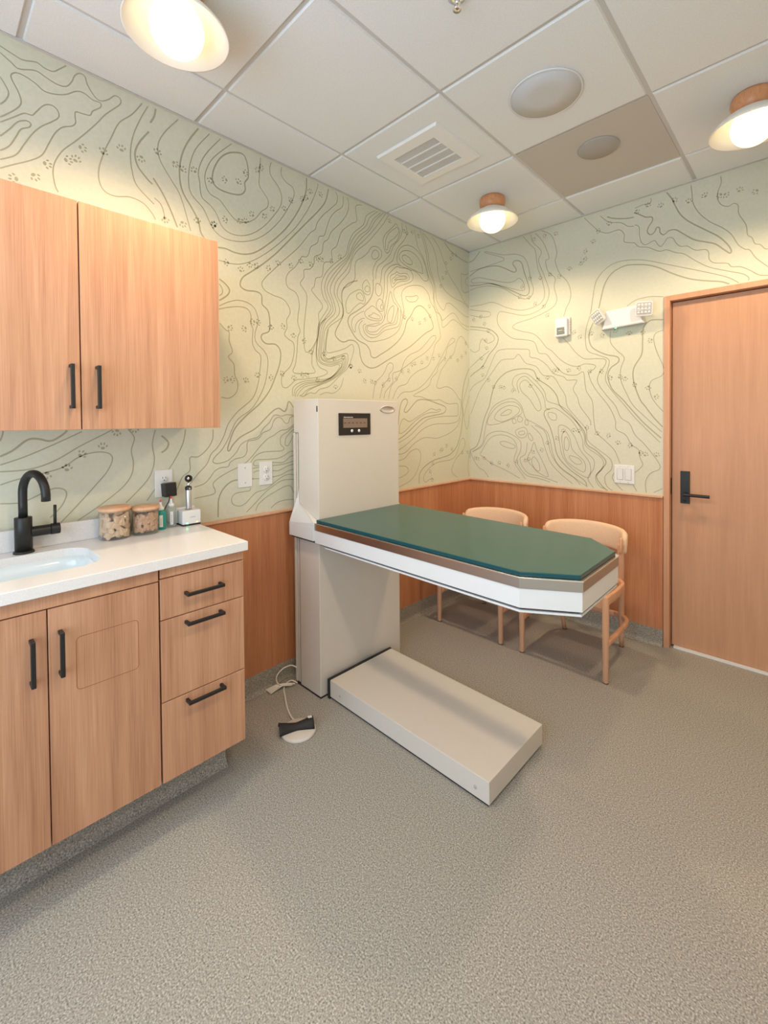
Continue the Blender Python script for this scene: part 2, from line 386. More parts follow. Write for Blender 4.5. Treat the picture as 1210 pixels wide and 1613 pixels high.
# ---------------------------------------------------------------- wall cabinet
def bar_handle(parent, a, b, out, r=.0055):
    """square bar pull from a to b standing off along out"""
    a, b, out = Vector(a), Vector(b), Vector(out); d = (b-a).normalized(); s = d.cross(out.normalized())
    bm = _b()
    def bx(p, q, w, h, n1, n2):
        vs = [[P+n1*(i*w)+n2*(j*h) for i, j in ((-1, -1), (1, -1), (1, 1), (-1, 1))] for P in (p, q)]
        prism(bm, vs[0], q-p)
    bx(a+out, b+out, r, r*.9, s, out.normalized())
    for p in (a+d*r, b-d*r): bx(p+out*.001/max(out.length, 1e-6), p+out, r, r*.9, s, d)
    return tag(obj('handle', bm, 'black', parent, .0018), 'black bar handle')
UX, UZ0, UZ1 = .31, 1.326, 2.045
t = thing('wall_cabinet', 'oak two-door cabinet hung on the wall above the sink', 'cabinet', (0, -2.673, UZ0))
bm = box(_b(), .001, UX, -3.127, -2.217, UZ0+.0, UZ1)
obj('cabinet_body', bm, 'wood', t, .001)
for y0, y1, hy in ((-3.127, -2.6748, -2.700), (-2.6712, -2.217, -2.629)):
    d = obj('door', box(_b(), UX+.001, UX+.020, y0, y1, UZ0, UZ1), 'wood', t, .0012)
    bar_handle(d, (UX+.020, hy, 1.392), (UX+.020, hy, 1.530), (.028, 0, 0))

# ---------------------------------------------------------------- base cabinets
BX, BZ0, BZ1 = .470, .176, .879
def panel_with_groove(x0, x1, y0, y1, z0, z1): return box(_b(), x0, x1, y0, y1, z0, z1)
t = thing('base_cabinet', 'oak sink cabinet with two tall doors and black handles', 'cabinet', (.2, -2.80, 0))
bm = box(_b(), .024, BX, -3.088, -2.507, BZ0, .72); box(bm, .40+.03, BX, -3.088, -2.507, .72, BZ1-.001)
obj('cabinet_body', bm, 'wood', t)
obj('top_panel', box(_b(), BX+.001, BX+.020, -3.088, -2.5085, .838, BZ1-.001), 'wood', t, .001)
obj('toe_kick', prism(_b(), [(.024, -3.088, 0), (.350, -3.088, 0), (.337, -3.088, .008), (.327, -3.088, .03), (.325, -3.088, BZ0-.001), (.024, -3.088, BZ0-.001)], (0, .581, 0)), 'floor', t)
for y0, y1, hy in ((-3.088, -2.7975, -2.832), (-2.7945, -2.5085, -2.768)):
    d = obj('door', box(_b(), BX+.001, BX+.020, y0, y1, BZ0, .8345), 'wood', t, .0012)
    bar_handle(d, (BX+.020, hy, .648 if hy > -2.8 else .644), (BX+.020, hy, .772 if hy > -2.8 else .768), (.030, 0, 0))
    if hy > -2.8:
        pts = rrect(-2.650, .659, .162, .152, .012)
        bm = _b(); tube(bm, [(BX+.0200, y, z) for y, z in pts], .0009, 6, closed=True)
        tag(obj('hatch_groove', bm, 'seat', d), 'fine rounded-rectangle groove routed in the door')
t = thing('drawer_cabinet', 'oak cabinet of three drawers beside the sink cabinet', 'cabinet', (.2, -2.36, 0))
obj('cabinet_body', box(_b(), .024, BX, -2.5035, -2.2145, BZ0, BZ1-.001), 'wood', t, .001)
obj('top_panel', box(_b(), BX+.001, BX+.020, -2.5035, -2.2145, .844, BZ1-.001), 'wood', t, .001)
obj('toe_kick', prism(_b(), [(.024, -2.506, 0), (.350, -2.506, 0), (.337, -2.506, .008), (.327, -2.506, .03), (.325, -2.506, BZ0-.001), (.024, -2.506, BZ0-.001)], (0, .2915, 0)), 'floor', t)
for z0, z1, hz in ((.7085, .8405, .779), (.4405, .7055, .681), (BZ0, .4375, .418)):
    d = obj('drawer', box(_b(), BX+.001, BX+.020, -2.5035, -2.2145, z0, z1), 'wood', t, .0012)
    bar_handle(d, (BX+.020, -2.430, hz), (BX+.020, -2.301, hz), (.030, 0, 0))

# countertop with sink cut-out
CZ = .912
t = thing('countertop', 'white quartz countertop with square edge over the oak cabinets', 'countertop', (.25, -2.7, CZ-.033))
bm = _b()
outer = [(.0225, -3.20), (.512, -3.20), (.512, -2.206), (.0225, -2.206)]
SINK = rrect(.262, -2.875, .276, .487, .075, 8)
def loop(pts, z): 
    vs = [bm.verts.new((x, y, z)) for x, y in pts]; return [bm.edges.new((vs[i], vs[(i+1) % len(vs)])) for i in range(len(vs))]
e = loop(outer, CZ) + loop(SINK, CZ)
bmesh.ops.triangle_fill(bm, edges=e, use_beauty=True)
fs = [f for f in bm.faces]
for f in fs:
    c = f.calc_center_median()
r = bmesh.ops.extrude_face_region(bm, geom=fs)
bmesh.ops.translate(bm, verts=[v for v in r['geom'] if isinstance(v, bmesh.types.BMVert)], vec=(0, 0, -.033))
bmesh.ops.recalc_face_normals(bm, faces=bm.faces)
obj('worktop', bm, 'quartz', t, .002)
obj('backsplash', box(_b(), .0225, .0415, -3.20, -2.500, CZ+.0002, .984), 'quartz', t, .0015)
t = thing('sink', 'white undermount porcelain sink basin set in the countertop', 'sink', (.262, -2.875, CZ-.12))
bm = _b(); rings = []
for w, h, r_, z in ((.300, .511, .085, CZ-.034), (.276, .487, .075, CZ-.034), (.272, .483, .075, CZ-.06), (.262, .473, .075, CZ-.10), (.235, .445, .07, CZ-.125), (.10, .2, .045, CZ-.135), (.04, .06, .018, CZ-.137)):
    rings.append([bm.verts.new((x, y, z)) for x, y in rrect(.262, -2.875, w, h, r_, 8)])
for A, B in zip(rings, rings[1:]):
    for k in range(len(A)): bm.faces.new((A[k], A[(k+1) % len(A)], B[(k+1) % len(A)], B[k])).smooth = True
bm.faces.new(rings[-1]); bmesh.ops.recalc_face_normals(bm, faces=bm.faces); bmesh.ops.reverse_faces(bm, faces=bm.faces)
o = obj('basin', bm, 'porcelain', t); sm = o.modifiers.new('solid', 'SOLIDIFY'); sm.thickness = .008; sm.offset = -1
obj('drain', lathe(_b(), [(0, .001), (.018, .001), (.021, .0025), (.023, 0), (0, 0)], (.262, -2.875, CZ-.1355), 24), 'chrome', t)

# faucet
FX, FY = .083, -2.793
t = thing('faucet', 'matte black gooseneck faucet with side lever behind the sink', 'faucet', (FX, FY, CZ))
obj('base_ring', lathe(_b(), [(0, 0), (.029, 0), (.029, .005), (.026, .008), (0, .008)], (FX, FY, CZ), 40), 'black', t)
obj('faucet_body', lathe(_b(), [(0, .008), (.0245, .008), (.0245, .119), (.0235, .120), (0, .120)], (FX, FY, CZ), 40), 'black', t)
dv = Vector((.95, .33, 0)).normalized(); R = .066
pts = [Vector((FX, FY, CZ+.118)), Vector((FX, FY, CZ+.16)), Vector((FX, FY, 1.112))]
for k in range(1, 19):
    a = PI*k/18*.98; pts.append(Vector((FX, FY, 1.112)) + dv*(R-R*math.cos(a)) + Vector((0, 0, R*math.sin(a)*1.05)))
pts.append(pts[-1]+Vector((0, 0, -.022)))
obj('spout', tube(_b(), pts, .0128, 20), 'black', t)
sd = Vector((-.04, 1, 0)).normalized()
lv = obj('lever_hub', cyl(cyl(_b(), (FX, FY+.02, .979), .0175, .053, 'y'), (FX, FY+.0745, .979), .0190, .026, 'y'), 'black', t, .001)
obj('lever', tube(_b(), [(FX, FY+.087, .985), (FX+.001, FY+.087, 1.02), (FX+.004, FY+.087, 1.062)], .0048, 12), 'black', lv)

# ---------------------------------------------------------------- counter items
def bone(L, w, th):
    pts = []; h = L/2
    def arc(cx, cy, r, a0, a1, n=6): return [(cx+r*math.cos(a0+(a1-a0)*k/n), cy+r*math.sin(a0+(a1-a0)*k/n)) for k in range(n+1)]
    k = w*.32
    pts += arc(h-k, k*.95, k, -.35, PI*.93); pts += arc(-h+k, k*.95, k, PI*.07, PI+.35)
    pts += arc(-h+k, -k*.95, k, PI-.35, PI*1.93); pts += arc(h-k, -k*.95, k, PI*1.07, 2*PI+.35)
    bm = _b(); prism(bm, [(x, y, -th/2) for x, y in pts], (0, 0, th)); return bm
def jar(cx, cy, r, h, lid, label, n, L, w, th, m, grp, blabel):
    t = thing('biscuit_jar', label, 'jar', (cx, cy, CZ))
    g = .0018
    obj('jar_glass', lathe(_b(), [(0, 0), (r-.003, 0), (r, .003), (r, h), (r-g, h), (r-g, .006), (r-g-.003, .0045), (0, .0045)], (cx, cy, CZ+.0002), 56), 'glass', t)
    obj('lid', lathe(_b(), [(0, 0), (r-g-.001, 0), (r-g-.001, .004), (r+.001, .0045), (r+.0025, .008), (r+.0025, lid-.003), (r, lid), (0, lid+.001)], (cx, cy, CZ+h-.004), 56), 'lidwood', t, smooth=False)
    first = None; rnd = random.Random(n); k = 0; placed = []
    tries = 0
    while k < n and tries < 4000:
        tries += 1
        a = rnd.random()*2*PI; rad = (r-g-th*.75)
        ring = k < n*.72
        if ring:                               # lying against the glass, turned every way
            z = CZ+.008+w*.5+rnd.random()*(h-.018-w); sp = rnd.uniform(-PI/2, PI/2)
            if abs(math.sin(sp))*L/2 + w*.3 > min(z-CZ-.005, CZ+h-.006-z): continue
            hl = math.cos(sp)*L/2; rr_ = math.sqrt(max((r-g-.001)**2-(hl*.9)**2, 1e-6))-th*.6
            if rr_ < .2*r: continue
            pos = Vector((cx+rr_*math.cos(a), cy+rr_*math.sin(a), z))
            tan = Vector((-math.sin(a), math.cos(a), 0)); nor = Vector((math.cos(a), math.sin(a), 0)); up = Vector((0, 0, 1))
            X = tan*math.cos(sp)+up*math.sin(sp); Z = nor; Y = Z.cross(X)
        else:
            q = rnd.random()**.5*(r-L*.5-.002) if r > L*.5+.002 else 0
            pos = Vector((cx+q*math.cos(a), cy+q*math.sin(a), CZ+.010+rnd.random()*(h-.03)))
            X = Vector((rnd.uniform(-1, 1), rnd.uniform(-1, 1), rnd.uniform(-.25, .25))).normalized()
            Z = X.cross(Vector((0, 0, 1)).cross(X)+Vector((0, 0, .3))).normalized(); Y = Z.cross(X)
        mind = min(((pos-p).length for p in placed), default=9)
        if mind < w*(.95 if tries < 1500 else .7 if tries < 3000 else .4): continue
        placed.append(pos)
        if first is None:
            b = bone(L, w, th); me_o = obj('dog_biscuit', b, m, None, th*.3, origin=(0, 0, 0)); first = me_o
        else: me_o = first.copy(); COL.objects.link(me_o)
        mt = Matrix.Identity(4)
        for i in range(3): mt[i][0], mt[i][1], mt[i][2], mt[i][3] = X[i], Y[i], Z[i], pos[i]
        me_o.matrix_world = mt; tag(me_o, blabel, 'dog biscuit', grp); k += 1
jar(.092, -2.524, .0525, .106, .017, 'larger glass jar of pale bone biscuits with wooden lid, nearer the faucet', 30, .060, .024, .011, 'biscuit', 'pale bone biscuits in the larger jar', 'pale bone-shaped dog biscuit inside the larger glass jar')
jar(.100, -2.4195, .0480, .096, .016, 'smaller glass jar of brown biscuits with wooden lid, beside the squeeze bottles', 60, .034, .017, .009, 'biscuit2', 'brown bone biscuits in the smaller jar', 'small brown bone dog biscuit inside the smaller glass jar')
def bottle(cx, cy, r, h, m, label):
    t = thing('squeeze_bottle', label, 'bottle', (cx, cy, CZ))
    obj('bottle_body', lathe(_b(), [(0, 0), (r-.002, 0), (r, .002), (r, h-.010), (r*.92, h-.003), (r*.5, h), (0, h)], (cx, cy, CZ+.0002), 36), m, t)
    obj('cap', lathe(_b(), [(0, 0), (r*.62, 0), (r*.62, .011), (r*.42, .013), (.0052, .018), (.0030, .034), (0, .034)], (cx, cy, CZ+h), 28), 'white', t)
    obj('tip', lathe(_b(), [(0, 0), (.0036, 0), (.0032, .009), (0, .0095)], (cx, cy, CZ+h+.0335), 16), 'red', t)
    d = (CAM-Vector((cx, cy, CZ))); d.z = 0; a0 = math.atan2(d.y, d.x)
    bm = _b(); q = []
    for k in range(5):
        a = a0+(k-2)*.15+.05; q.append([(cx+(r+.0004)*math.cos(a), cy+(r+.0004)*math.sin(a), CZ+z) for z in (.012, h-.018)])
    vs = [[bm.verts.new(p) for p in c] for c in q]
    for A, B in zip(vs, vs[1:]): bm.faces.new((A[0], B[0], B[1], A[1]))
    lb = tag(obj('label', bm, 'white', t), 'narrow white upright label')
    bm = _b(); a = a0+.05
    ex = Vector((-math.sin(a), math.cos(a), 0)); c0 = Vector((cx+(r+.0008)*math.cos(a), cy+(r+.0008)*math.sin(a), 0))
    for k in range(9):
        z = CZ+.018+k*(h-.05)/9+.002*(k % 2)
        hw = .0016 if k % 3 else .0010
        vs = [bm.verts.new(c0+ex*s*hw+Vector((0, 0, zz))) for s, zz in ((-1, z), (1, z), (1, z+.0022), (-1, z+.0022))]; bm.faces.new(vs)
    obj('label_print', bm, 'greyink', lb)
    return t
bottle(.074, -2.353, .0205, .078, 'teal', 'teal liquid squeeze bottle with red tip on the counter')
bottle(.060, -2.306, .0195, .085, 'clearplastic', 'clear squeeze bottle with red tip beside the otoscope charger')
t = thing('charger_base', 'white block charger on the counter end holding the otoscope', 'charger', (.073, -2.238, CZ))
bm = box(_b(), .045, .102, -2.277, -2.199, CZ+.006, CZ+.064); box(bm, .030, .045, -2.282, -2.200, CZ+.006, CZ+.072)
obj('charger_body', bm, 'white', t, .005, seg=3)
obj('charger_foot', box(_b(), .032, .100, -2.275, -2.201, CZ, CZ+.006), 'blackplastic', t, .001)
obj('socket_ring', lathe(_b(), [(.0125, 0), (.0155, 0), (.0155, .0015), (.0125, .0015), (.0125, 0)], (.074, -2.240, CZ+.0637), 28), 'greytrim', t)
obj('green_indicator', box(_b(), .1018, .1024, -2.262, -2.255, CZ+.010, CZ+.013), 'green_led', t)
obj('amber_indicator', box(_b(), .1018, .1024, -2.220, -2.213, CZ+.011, CZ+.014), 'amber_led', t)
bm = _b()
for k in range(9): box(bm, .1018, .1023, -2.2455+k*.0026, -2.2437+k*.0026, CZ+.034, CZ+.0365+(.001 if k in (0, 4, 5) else 0))
obj('charger_print', bm, 'greyink', t)
t = thing('otoscope', 'silver-handled otoscope with black head standing in its charger', 'otoscope', (.074, -2.240, CZ+.0645))
ox, oy, oz = .074, -2.240, CZ+.0655
obj('handle', lathe(_b(), [(0, 0), (.0105, 0), (.0115, .004), (.0115, .082), (.011, .083), (0, .083)], (ox, oy, oz), 28), 'silver', t)
obj('collar', lathe(_b(), [(0, 0), (.0128, 0), (.0132, .003), (.0132, .012), (.0115, .015), (0, .015)], (ox, oy, oz+.083), 28), 'black', t)
obj('neck', lathe(_b(), [(0, 0), (.007, 0), (.0045, .008), (.0042, .022), (0, .022)], (ox, oy, oz+.098), 20), 'chrome', t)
bm = lathe(_b(), [(0, -.006), (.012, -.006), (.0155, 0), (.0155, .006), (.0135, .010), (.0105, .010), (.010, .004), (0, .004)], (ox, oy, oz+.131), 28, 'x')
lathe(bm, [(0, 0), (.011, 0), (.0035, -.022), (0, -.022)], (ox-.004, oy, oz+.131), 20, 'x')
obj('head', bm, 'black', t)
obj('lens', lathe(_b(), [(0, 0), (.0098, 0), (.0098, .001), (0, .001)], (ox+.0045, oy, oz+.131), 20, 'x'), 'chrome', t)
obj('power_button', box(_b(), ox+.0120, ox+.0140, oy-.003, oy+.003, oz+.086, oz+.092), 'greytrim', t)

# ---------------------------------------------------------------- wall plates
def plate_left(name, label, y0, y1, z0, z1): 
    t = thing(name, label, 'wall plate' if 'plate' in name else 'outlet', (0, (y0+y1)/2, (z0+z1)/2))
    obj('face_plate', box(_b(), .0003, .006, y0, y1, z0, z1), 'white', t, .0025, seg=3)
    return t
def receptacle(t, yc, zc):
    r = obj('receptacle', lathe(_b(), [(0, 0), (.0165, 0), (.0165, .0020), (.0155, .003), (0, .003)], (.0061, yc, zc), 28, 'x'), 'white', t)
    bm = _b()
    for s in (-1, 1): box(bm, .0091, .0094, yc+s*.0064-.001, yc+s*.0064+.001, zc+.001, zc+.008)
    lathe(bm, [(0, 0), (.0024, 0), (.0024, .0003), (0, .0003)], (.0091, yc, zc-.007), 12, 'x')
    obj('slots', bm, 'gasket', r)
t = plate_left('power_outlet', 'white duplex outlet with a black adapter plugged in, behind the bottles', -2.350, -2.278, 1.031, 1.147)
receptacle(t, -2.314, 1.1095); receptacle(t, -2.314, 1.0705)
a = thing('power_adapter', 'black plug-in power adapter in the outlet behind the bottles', 'power adapter', (.0095, -2.306, 1.06))
obj('adapter_body', prism(_b(), [(.0096, -2.330, 1.090), (.048, -2.326, 1.092), (.048, -2.323, 1.034), (.0096, -2.326, 1.034)], (0, .047, .003)), 'blackplastic', a, .003)
obj('adapter_cord', tube(_b(), smooth_path([(.028, -2.300, 1.034), (.026, -2.303, 1.015), (.022, -2.317, .985), (.024, -2.325, .955), (.026, -2.312, .93), (.026, -2.296, .918), (.028, -2.284, .917)]), .0021, 8), 'blackplastic', a)
t = plate_left('blank_wall_plate', 'blank white wall plate with two screws left of the duplex outlet', -1.977, -1.903, 1.031, 1.147)
for z in (1.125, 1.053): obj('screw', lathe(_b(), [(0, 0), (.0032, 0), (.0028, .001), (0, .0012)], (.006, -1.940, z), 14, 'x'), 'greytrim', t)
t = plate_left('power_outlet', 'empty white duplex outlet beside the exam table column', -1.862, -1.789, 1.031, 1.148)
receptacle(t, -1.8255, 1.109); receptacle(t, -1.8255, 1.070)
obj('screw', lathe(_b(), [(0, 0), (.0022, 0), (.002, .001), (0, .0012)], (.006, -1.8255, 1.0895), 12, 'x'), 'greytrim', t)
t = thing('light_switch', 'white two-gang rocker light switch beside the door', 'light switch', (1.1375, 0, 1.005))
obj('face_plate', box(_b(), 1.079, 1.196, -.006, -.0003, .948, 1.062), 'white', t, .0025, seg=3)
for xc in (1.114, 1.160):
    obj('rocker_frame', box(_b(), xc-.0185, xc+.0185, -.0064, -.0058, .9695, 1.0405), 'greydisc', t)
    obj('rocker', prism(_b(), [(xc-.0165, -.0060, .9715), (xc-.0165, -.0075, .9715), (xc-.0165, -.0100, 1.0385), (xc-.0165, -.0060, 1.0385)], (.033, 0, 0)), 'white', t, .0008)
for xc in (1.114, 1.160):
    for z in (.9565, 1.0535): obj('screw', lathe(_b(), [(0, 0), (.0024, 0), (.002, -.001), (0, -.0012)], (xc, -.006, z), 12, 'y'), 'greytrim', t)

# strobe alarm
t = thing('strobe_alarm', 'small white fire alarm strobe on the back wall left of the emergency light', 'fire alarm', (.758, 0, 1.97))
obj('back_box', box(_b(), .706, .806, -.020, -.0003, 1.912, 2.034), 'white', t, .006, seg=3)
obj('housing', box(_b(), .713, .797, -.045, -.0205, 1.903, 2.028), 'white', t, .010, seg=4)
bm = frame_plate(0, 1, 0, 1, .1, .9, .1, .9, 0, 1, .05); bm.free()
obj('strobe_window', box(_b(), .728, .783, -.0475, -.0445, 1.918, 1.966), 'chrome', t, .002)
obj('strobe_lens', box(_b(), .732, .779, -.056, -.048, 1.922, 1.962), 'glass', t, .004)
obj('flash_tube', cyl(_b(), (.742, -.052, 1.942), .003, .026, 'x', 12), 'whitemetal', t)
obj('sounder', box(_b(), .740, .772, -.0462, -.0448, 1.993, 2.010), 'vent', t, .001)
bm = _b()
for k, (hh) in enumerate((.006, .006, .006, .009)): box(bm, .8061, .8064, -.016, -.011, 2.000-k*.016-hh, 2.000-k*.016)
tag(obj('fire_lettering', bm, 'red', t), 'small red letters down the side')
# emergency light
t = thing('emergency_light', 'white two-headed emergency light with green indicator beside the door', 'emergency light', (1.13, 0, 1.96))
bm = prism(_b(), [(1.012, -.0004, 1.918), (1.024, -.060, 1.908), (1.258, -.060, 1.918), (1.262, -.0004, 1.922), (1.235, -.0004, 2.034), (1.235, -.045, 2.030), (1.035, -.045, 2.022), (1.035, -.0004, 2.028)], (0, 0, 0.0001)); bm.free()
bm = _b()
sec = [((1.000, 1.262), 0, 1.916), ((1.022, 1.262), -.056, 1.906), ((1.030, 1.252), -.060, 1.914), ((1.046, 1.225), -.050, 2.020), ((1.040, 1.230), 0, 2.030)]
L = [bm.verts.new((a[0], y-.0004, z)) for a, y, z in sec]; Rr = [bm.verts.new((a[1], y-.0004, z+.010)) for a, y, z in sec]
bm.faces.new(L); bm.faces.new(Rr[::-1])
for i in range(5): bm.faces.new((L[i], L[(i+1) % 5], Rr[(i+1) % 5], Rr[i]))
bmesh.ops.recalc_face_normals(bm, faces=bm.faces)
obj('housing', bm, 'white', t, .003)
def em_head(c, yaw, tilt, roll, w, h):
    mt = Matrix.Translation(c) @ Matrix.Rotation(yaw, 4, 'Z') @ Matrix.Rotation(tilt, 4, 'X') @ Matrix.Rotation(roll, 4, 'Y')
    bm = _b(); 
    prism(bm, [(x, 0, z) for x, z in rrect(0, 0, w, h, .012)], (0, .018, 0))
    bmesh.ops.transform(bm, matrix=mt, verts=bm.verts); hdp = obj('lamp_head', bm, 'white', t, .002)
    bm = _b(); prism(bm, [(x, -.0012, z) for x, z in rrect(0, 0, w-.010, h-.012, .008)], (0, .001, 0))
    bmesh.ops.transform(bm, matrix=mt, verts=bm.verts); pl = obj('reflector_plate', bm, 'greytrim', hdp)
    bm = _b()
    for i in range(4):
        for j in range(3):
            x = (i-1.5)*(w-.016)/4; z = (j-1)*(h-.020)/3
            lathe(bm, [(0, -.0062), (.004, -.0055), (.0068, -.0035), (.0080, -.0012), (0, -.0012)], (x, 0, z), 14, 'y')
        if i < 3: pass
    for j in (-.5, .5): box(bm, -(w-.014)/2, (w-.014)/2, -.006, -.001, j*(h-.020)/3-.0012, j*(h-.020)/3+.0012)
    bmesh.ops.transform(bm, matrix=mt, verts=bm.verts); obj('reflector', bm, 'white', hdp)
    return hdp
em_head((1.002, -.085, 1.985), math.radians(-20), math.radians(14), math.radians(-24), .078, .086)
em_head((1.268, -.088, 1.992), math.radians(12), math.radians(8), math.radians(3), .088, .084)
for a, b in (((1.045, -.04, 1.975), (1.012, -.074, 1.983)), ((1.235, -.04, 1.982), (1.262, -.072, 1.990))):
    obj('swivel', tube(_b(), [a, b], .013, 16), 'white', t)
obj('green_indicator', cyl(_b(), (1.098, -.040, 1.9095), .0045, .004, 'z', 14), 'green_led', t)

# ---------------------------------------------------------------- exam table
t = thing('exam_table', 'lift exam table with green top, cream column and scale platform', 'exam table', (.27, -1.416, 0))
TABLE = t
YN, YF = -1.702, -1.130
bm = prism(_b(), [(.272, YN, .006), (.272, YN, 1.458), (.070, YN, 1.458), (.070, YN, 1.292), (.108, YN, 1.292), (.108, YN, .006)], (0, YF-YN, 0))
col = obj('column', bm, 'cream', t, .003)
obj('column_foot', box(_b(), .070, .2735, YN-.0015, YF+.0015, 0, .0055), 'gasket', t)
obj('cable_slot', box(_b(), .262, .2695, YN-.0012, YN+.002, 1.394, 1.422), 'gasket', t)
obj('back_rail', box(box(_b(), .060, .078, YN+.002, YF-.002, .008, 1.290), .082, .094, YN+.006, YF-.006, .008, 1.290), 'cream', t, .002)
obj('rail_core', box(box(_b(), .078, .108, YN+.010, YF-.010, .006, 1.286), .024, .060, YN+.05, YF-.05, .1, 1.2), 'gasket', t)
# display
dsp = obj('scale_display', box(_b(), .2722, .277, -1.575, -1.356, 1.276, 1.389), 'blackplastic', t, .002)
obj('screen', box(_b(), .2768, .2776, -1.547, -1.381, 1.314, 1.362), 'lcd', dsp)
bm = _b()
for k in range(6):
    y = -1.536+k*.027; box(bm, .2777, .2780, y-.006, y+.006, 1.3365, 1.3405)
tag(obj('screen_dashes', bm, 'ink', dsp), 'row of six dark dashes')
bm = _b()
for k in range(12):
    y = -1.543+k*.0052; box(bm, .2771, .2774, y, y+.0038, 1.3655, 1.369+(.0012 if k in (0,) else 0))
tag(obj('brand_print', bm, 'white', dsp), 'tiny white printed name')
for y in (-1.489, -1.440): obj('button', lathe(_b(), [(0, 0), (.0080, 0), (.0075, .0015), (0, .002)], (.277, y, 1.298), 20, 'x'), 'white', dsp)
bm = _b(); lathe(bm, [(0, 0), (1, 0), (.97, .0025), (.86, .0035), (.82, .0022), (0, .0022)], (0, 0, 0), 48, 'x')
bmesh.ops.transform(bm, matrix=Matrix.Translation((.2722, -1.220, 1.4115)) @ Matrix.Diagonal((1, .061, .021, 1)), verts=bm.verts)
bd = obj('badge', bm, 'silver', t, smooth=False)
bm = _b()
for k in range(9): box(bm, .2745, .2748, -1.252+k*.0072, -1.2475+k*.0072, 1.4085, 1.4145)
obj('badge_print', bm, 'greytrim', bd)
# table top: outline of the pad, anticlockwise
A, B, C_, D, E_, F_ = (.276, -1.722), (.286, -1.136), (1.366, -1.194), (1.495, -1.324), (1.500, -1.660), (1.349, -1.751)
TP = [A, F_, E_, D, C_, B]
def grow(P, d):
    n = len(P); out = []
    for i in range(n):
        p0, p1, p2 = Vector(P[i-1]), Vector(P[i]), Vector(P[(i+1) % n])
        n1 = Vector(((p1-p0).y, -(p1-p0).x)).normalized(); n2 = Vector(((p2-p1).y, -(p2-p1).x)).normalized()
        b = (n1+n2).normalized(); out.append(tuple(p1+b*d/max(b.dot(n1), .3)))
    return out
def slab(P, z0, z1): return prism(_b(), [(x, y, z0) for x, y in P], (0, 0, z1-z0))
def clipx(P, x): return [(max(p[0], x), p[1]) for p in P]
bm = slab(P_ := TP, .8625, .8760)
for f in bm.faces:
    if abs(f.normal.z) < .5: f.material_index = 1
obj('pad', bm, ['pad', 'padedge'], t, .003, seg=3)
S = clipx(grow(TP, .009), .2735)
tag(obj('steel_lip', slab(clipx(grow(TP, .011), .2735), .8575, .8622), 'steelbright', t, .001), 'bright steel lip under the pad')
tag(obj('steel_band', slab(S, .8270, .8575), 'steel', t), 'brushed steel band around the top')
tag(obj('skirt', slab(clipx(grow(TP, .007), .2735), .7660, .8270), 'whitemetal', t, .001), 'white painted side skirt')
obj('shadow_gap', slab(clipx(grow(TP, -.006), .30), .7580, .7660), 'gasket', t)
U = grow(TP, .004); U[0] = (.345, U[0][1]); U[-1] = (.345, U[-1][1])
tag(obj('under_tray', slab(U, .7510, .7580), 'whitemetal', t, .001), 'thin white tray under the top')
# collar either side of the column
for s, y0, y1 in ((-1, -1.738, -1.7035), (1, -1.1285, -1.122+.006)):
    cy_ = y0 if s < 0 else y1
    bm = box(_b(), .072, .2735, y0, y1, .775, .840)
    yo, yi = (y0, y1) if s < 0 else (y1, y0)
    v = [bm.verts.new(p) for p in ((.072, yo, .8402), (.2735, yo, .8402), (.2735, yo, .862), (.112, yi, .936), (.113, yi, 1.0), (.100, yi, .975),
                                   (.080, yi, .8402), (.2735, yi, .8402), (.2735, yi, .862))]
    for f in ((0, 1, 2), (0, 2, 3), (0, 3, 4), (0, 4, 5), (0, 5, 6), (2, 8, 3), (1, 7, 8, 2), (6, 5, 4, 3), (6, 3, 8, 7), (0, 6, 7, 1)):
        bm.faces.new([v[i] for i in f])
    bmesh.ops.recalc_face_normals(bm, faces=bm.faces)
    obj('collar', bm, 'whitemetal', t, .0015)
    obj('collar_rim', tube(_b(), smooth_path([(.114, yi, 1.002), (.110, yi, .965), (.115, yi+s*.001, .938), (.19, yi+(yo-yi)*.45, .901), (.2735, yo, .864)], 6), .0024, 8), 'cream', t)
obj('collar_seal', box(_b(), .078, .271, -1.728, -1.7035, .766, .7745), 'gasket', t)
# platform
P = [(.306, -1.671), (1.198, -1.687), (1.197, -1.273), (.312, -1.247)]
pf = tag(obj('scale_platform', slab(P, .0105, .0920), 'cream', t, .0018), 'low cream weighing platform on the floor')
obj('platform_shadow_gap', slab([(.310, -1.664), (1.190, -1.680), (1.189, -1.280), (.316, -1.254)], 0, .0104), 'gasket', t)  # near-black inset slab, the shade under the platform put into its colour
obj('gasket', slab([(.2900, -1.674), (.3055, -1.6745), (.3115, -1.244), (.2960, -1.243)], 0, .0935), 'gasket', t)
for x in (.381, 1.141): obj('screw', lathe(_b(), [(0, 0), (.0055, 0), (.005, -.001), (0, -.0012)], (x, -1.6725-.018*(x-.306), .046), 16, 'y'), 'greytrim', pf)

# foot pedal and cords
t = thing('foot_pedal', 'round cream foot pedal with black treadle on the floor beside the column', 'foot pedal', (.388, -1.912, 0))
obj('pedal_base', lathe(_b(), [(0, 0), (.074, 0), (.0755, .003), (.0745, .010), (.071, .013), (0, .014)], (.388, -1.912, 0.0002), 56), 'cream', t)
a = Vector((.344, -1.982, 0)); b = Vector((.410, -1.850, 0)); d = (b-a).normalized(); sdv = Vector((d.y, -d.x, 0))
bm = _b(); rings = []
for k in range(13):
    s = k/12; w = .021+.015*abs(2*s-1)**1.3; hgt = .020+.012*abs(2*s-1)**1.2
    c = a+(b-a)*s; ring = []
    for i in range(9):
        an = PI*i/8; ring.append(bm.verts.new(c+sdv*math.cos(an)*w+Vector((0, 0, .0142+math.sin(an)*hgt))))
    rings.append(ring)
for R1, R2 in zip(rings, rings[1:]):
    for i in range(8): bm.faces.new((R1[i], R1[i+1], R2[i+1], R2[i])).smooth = True
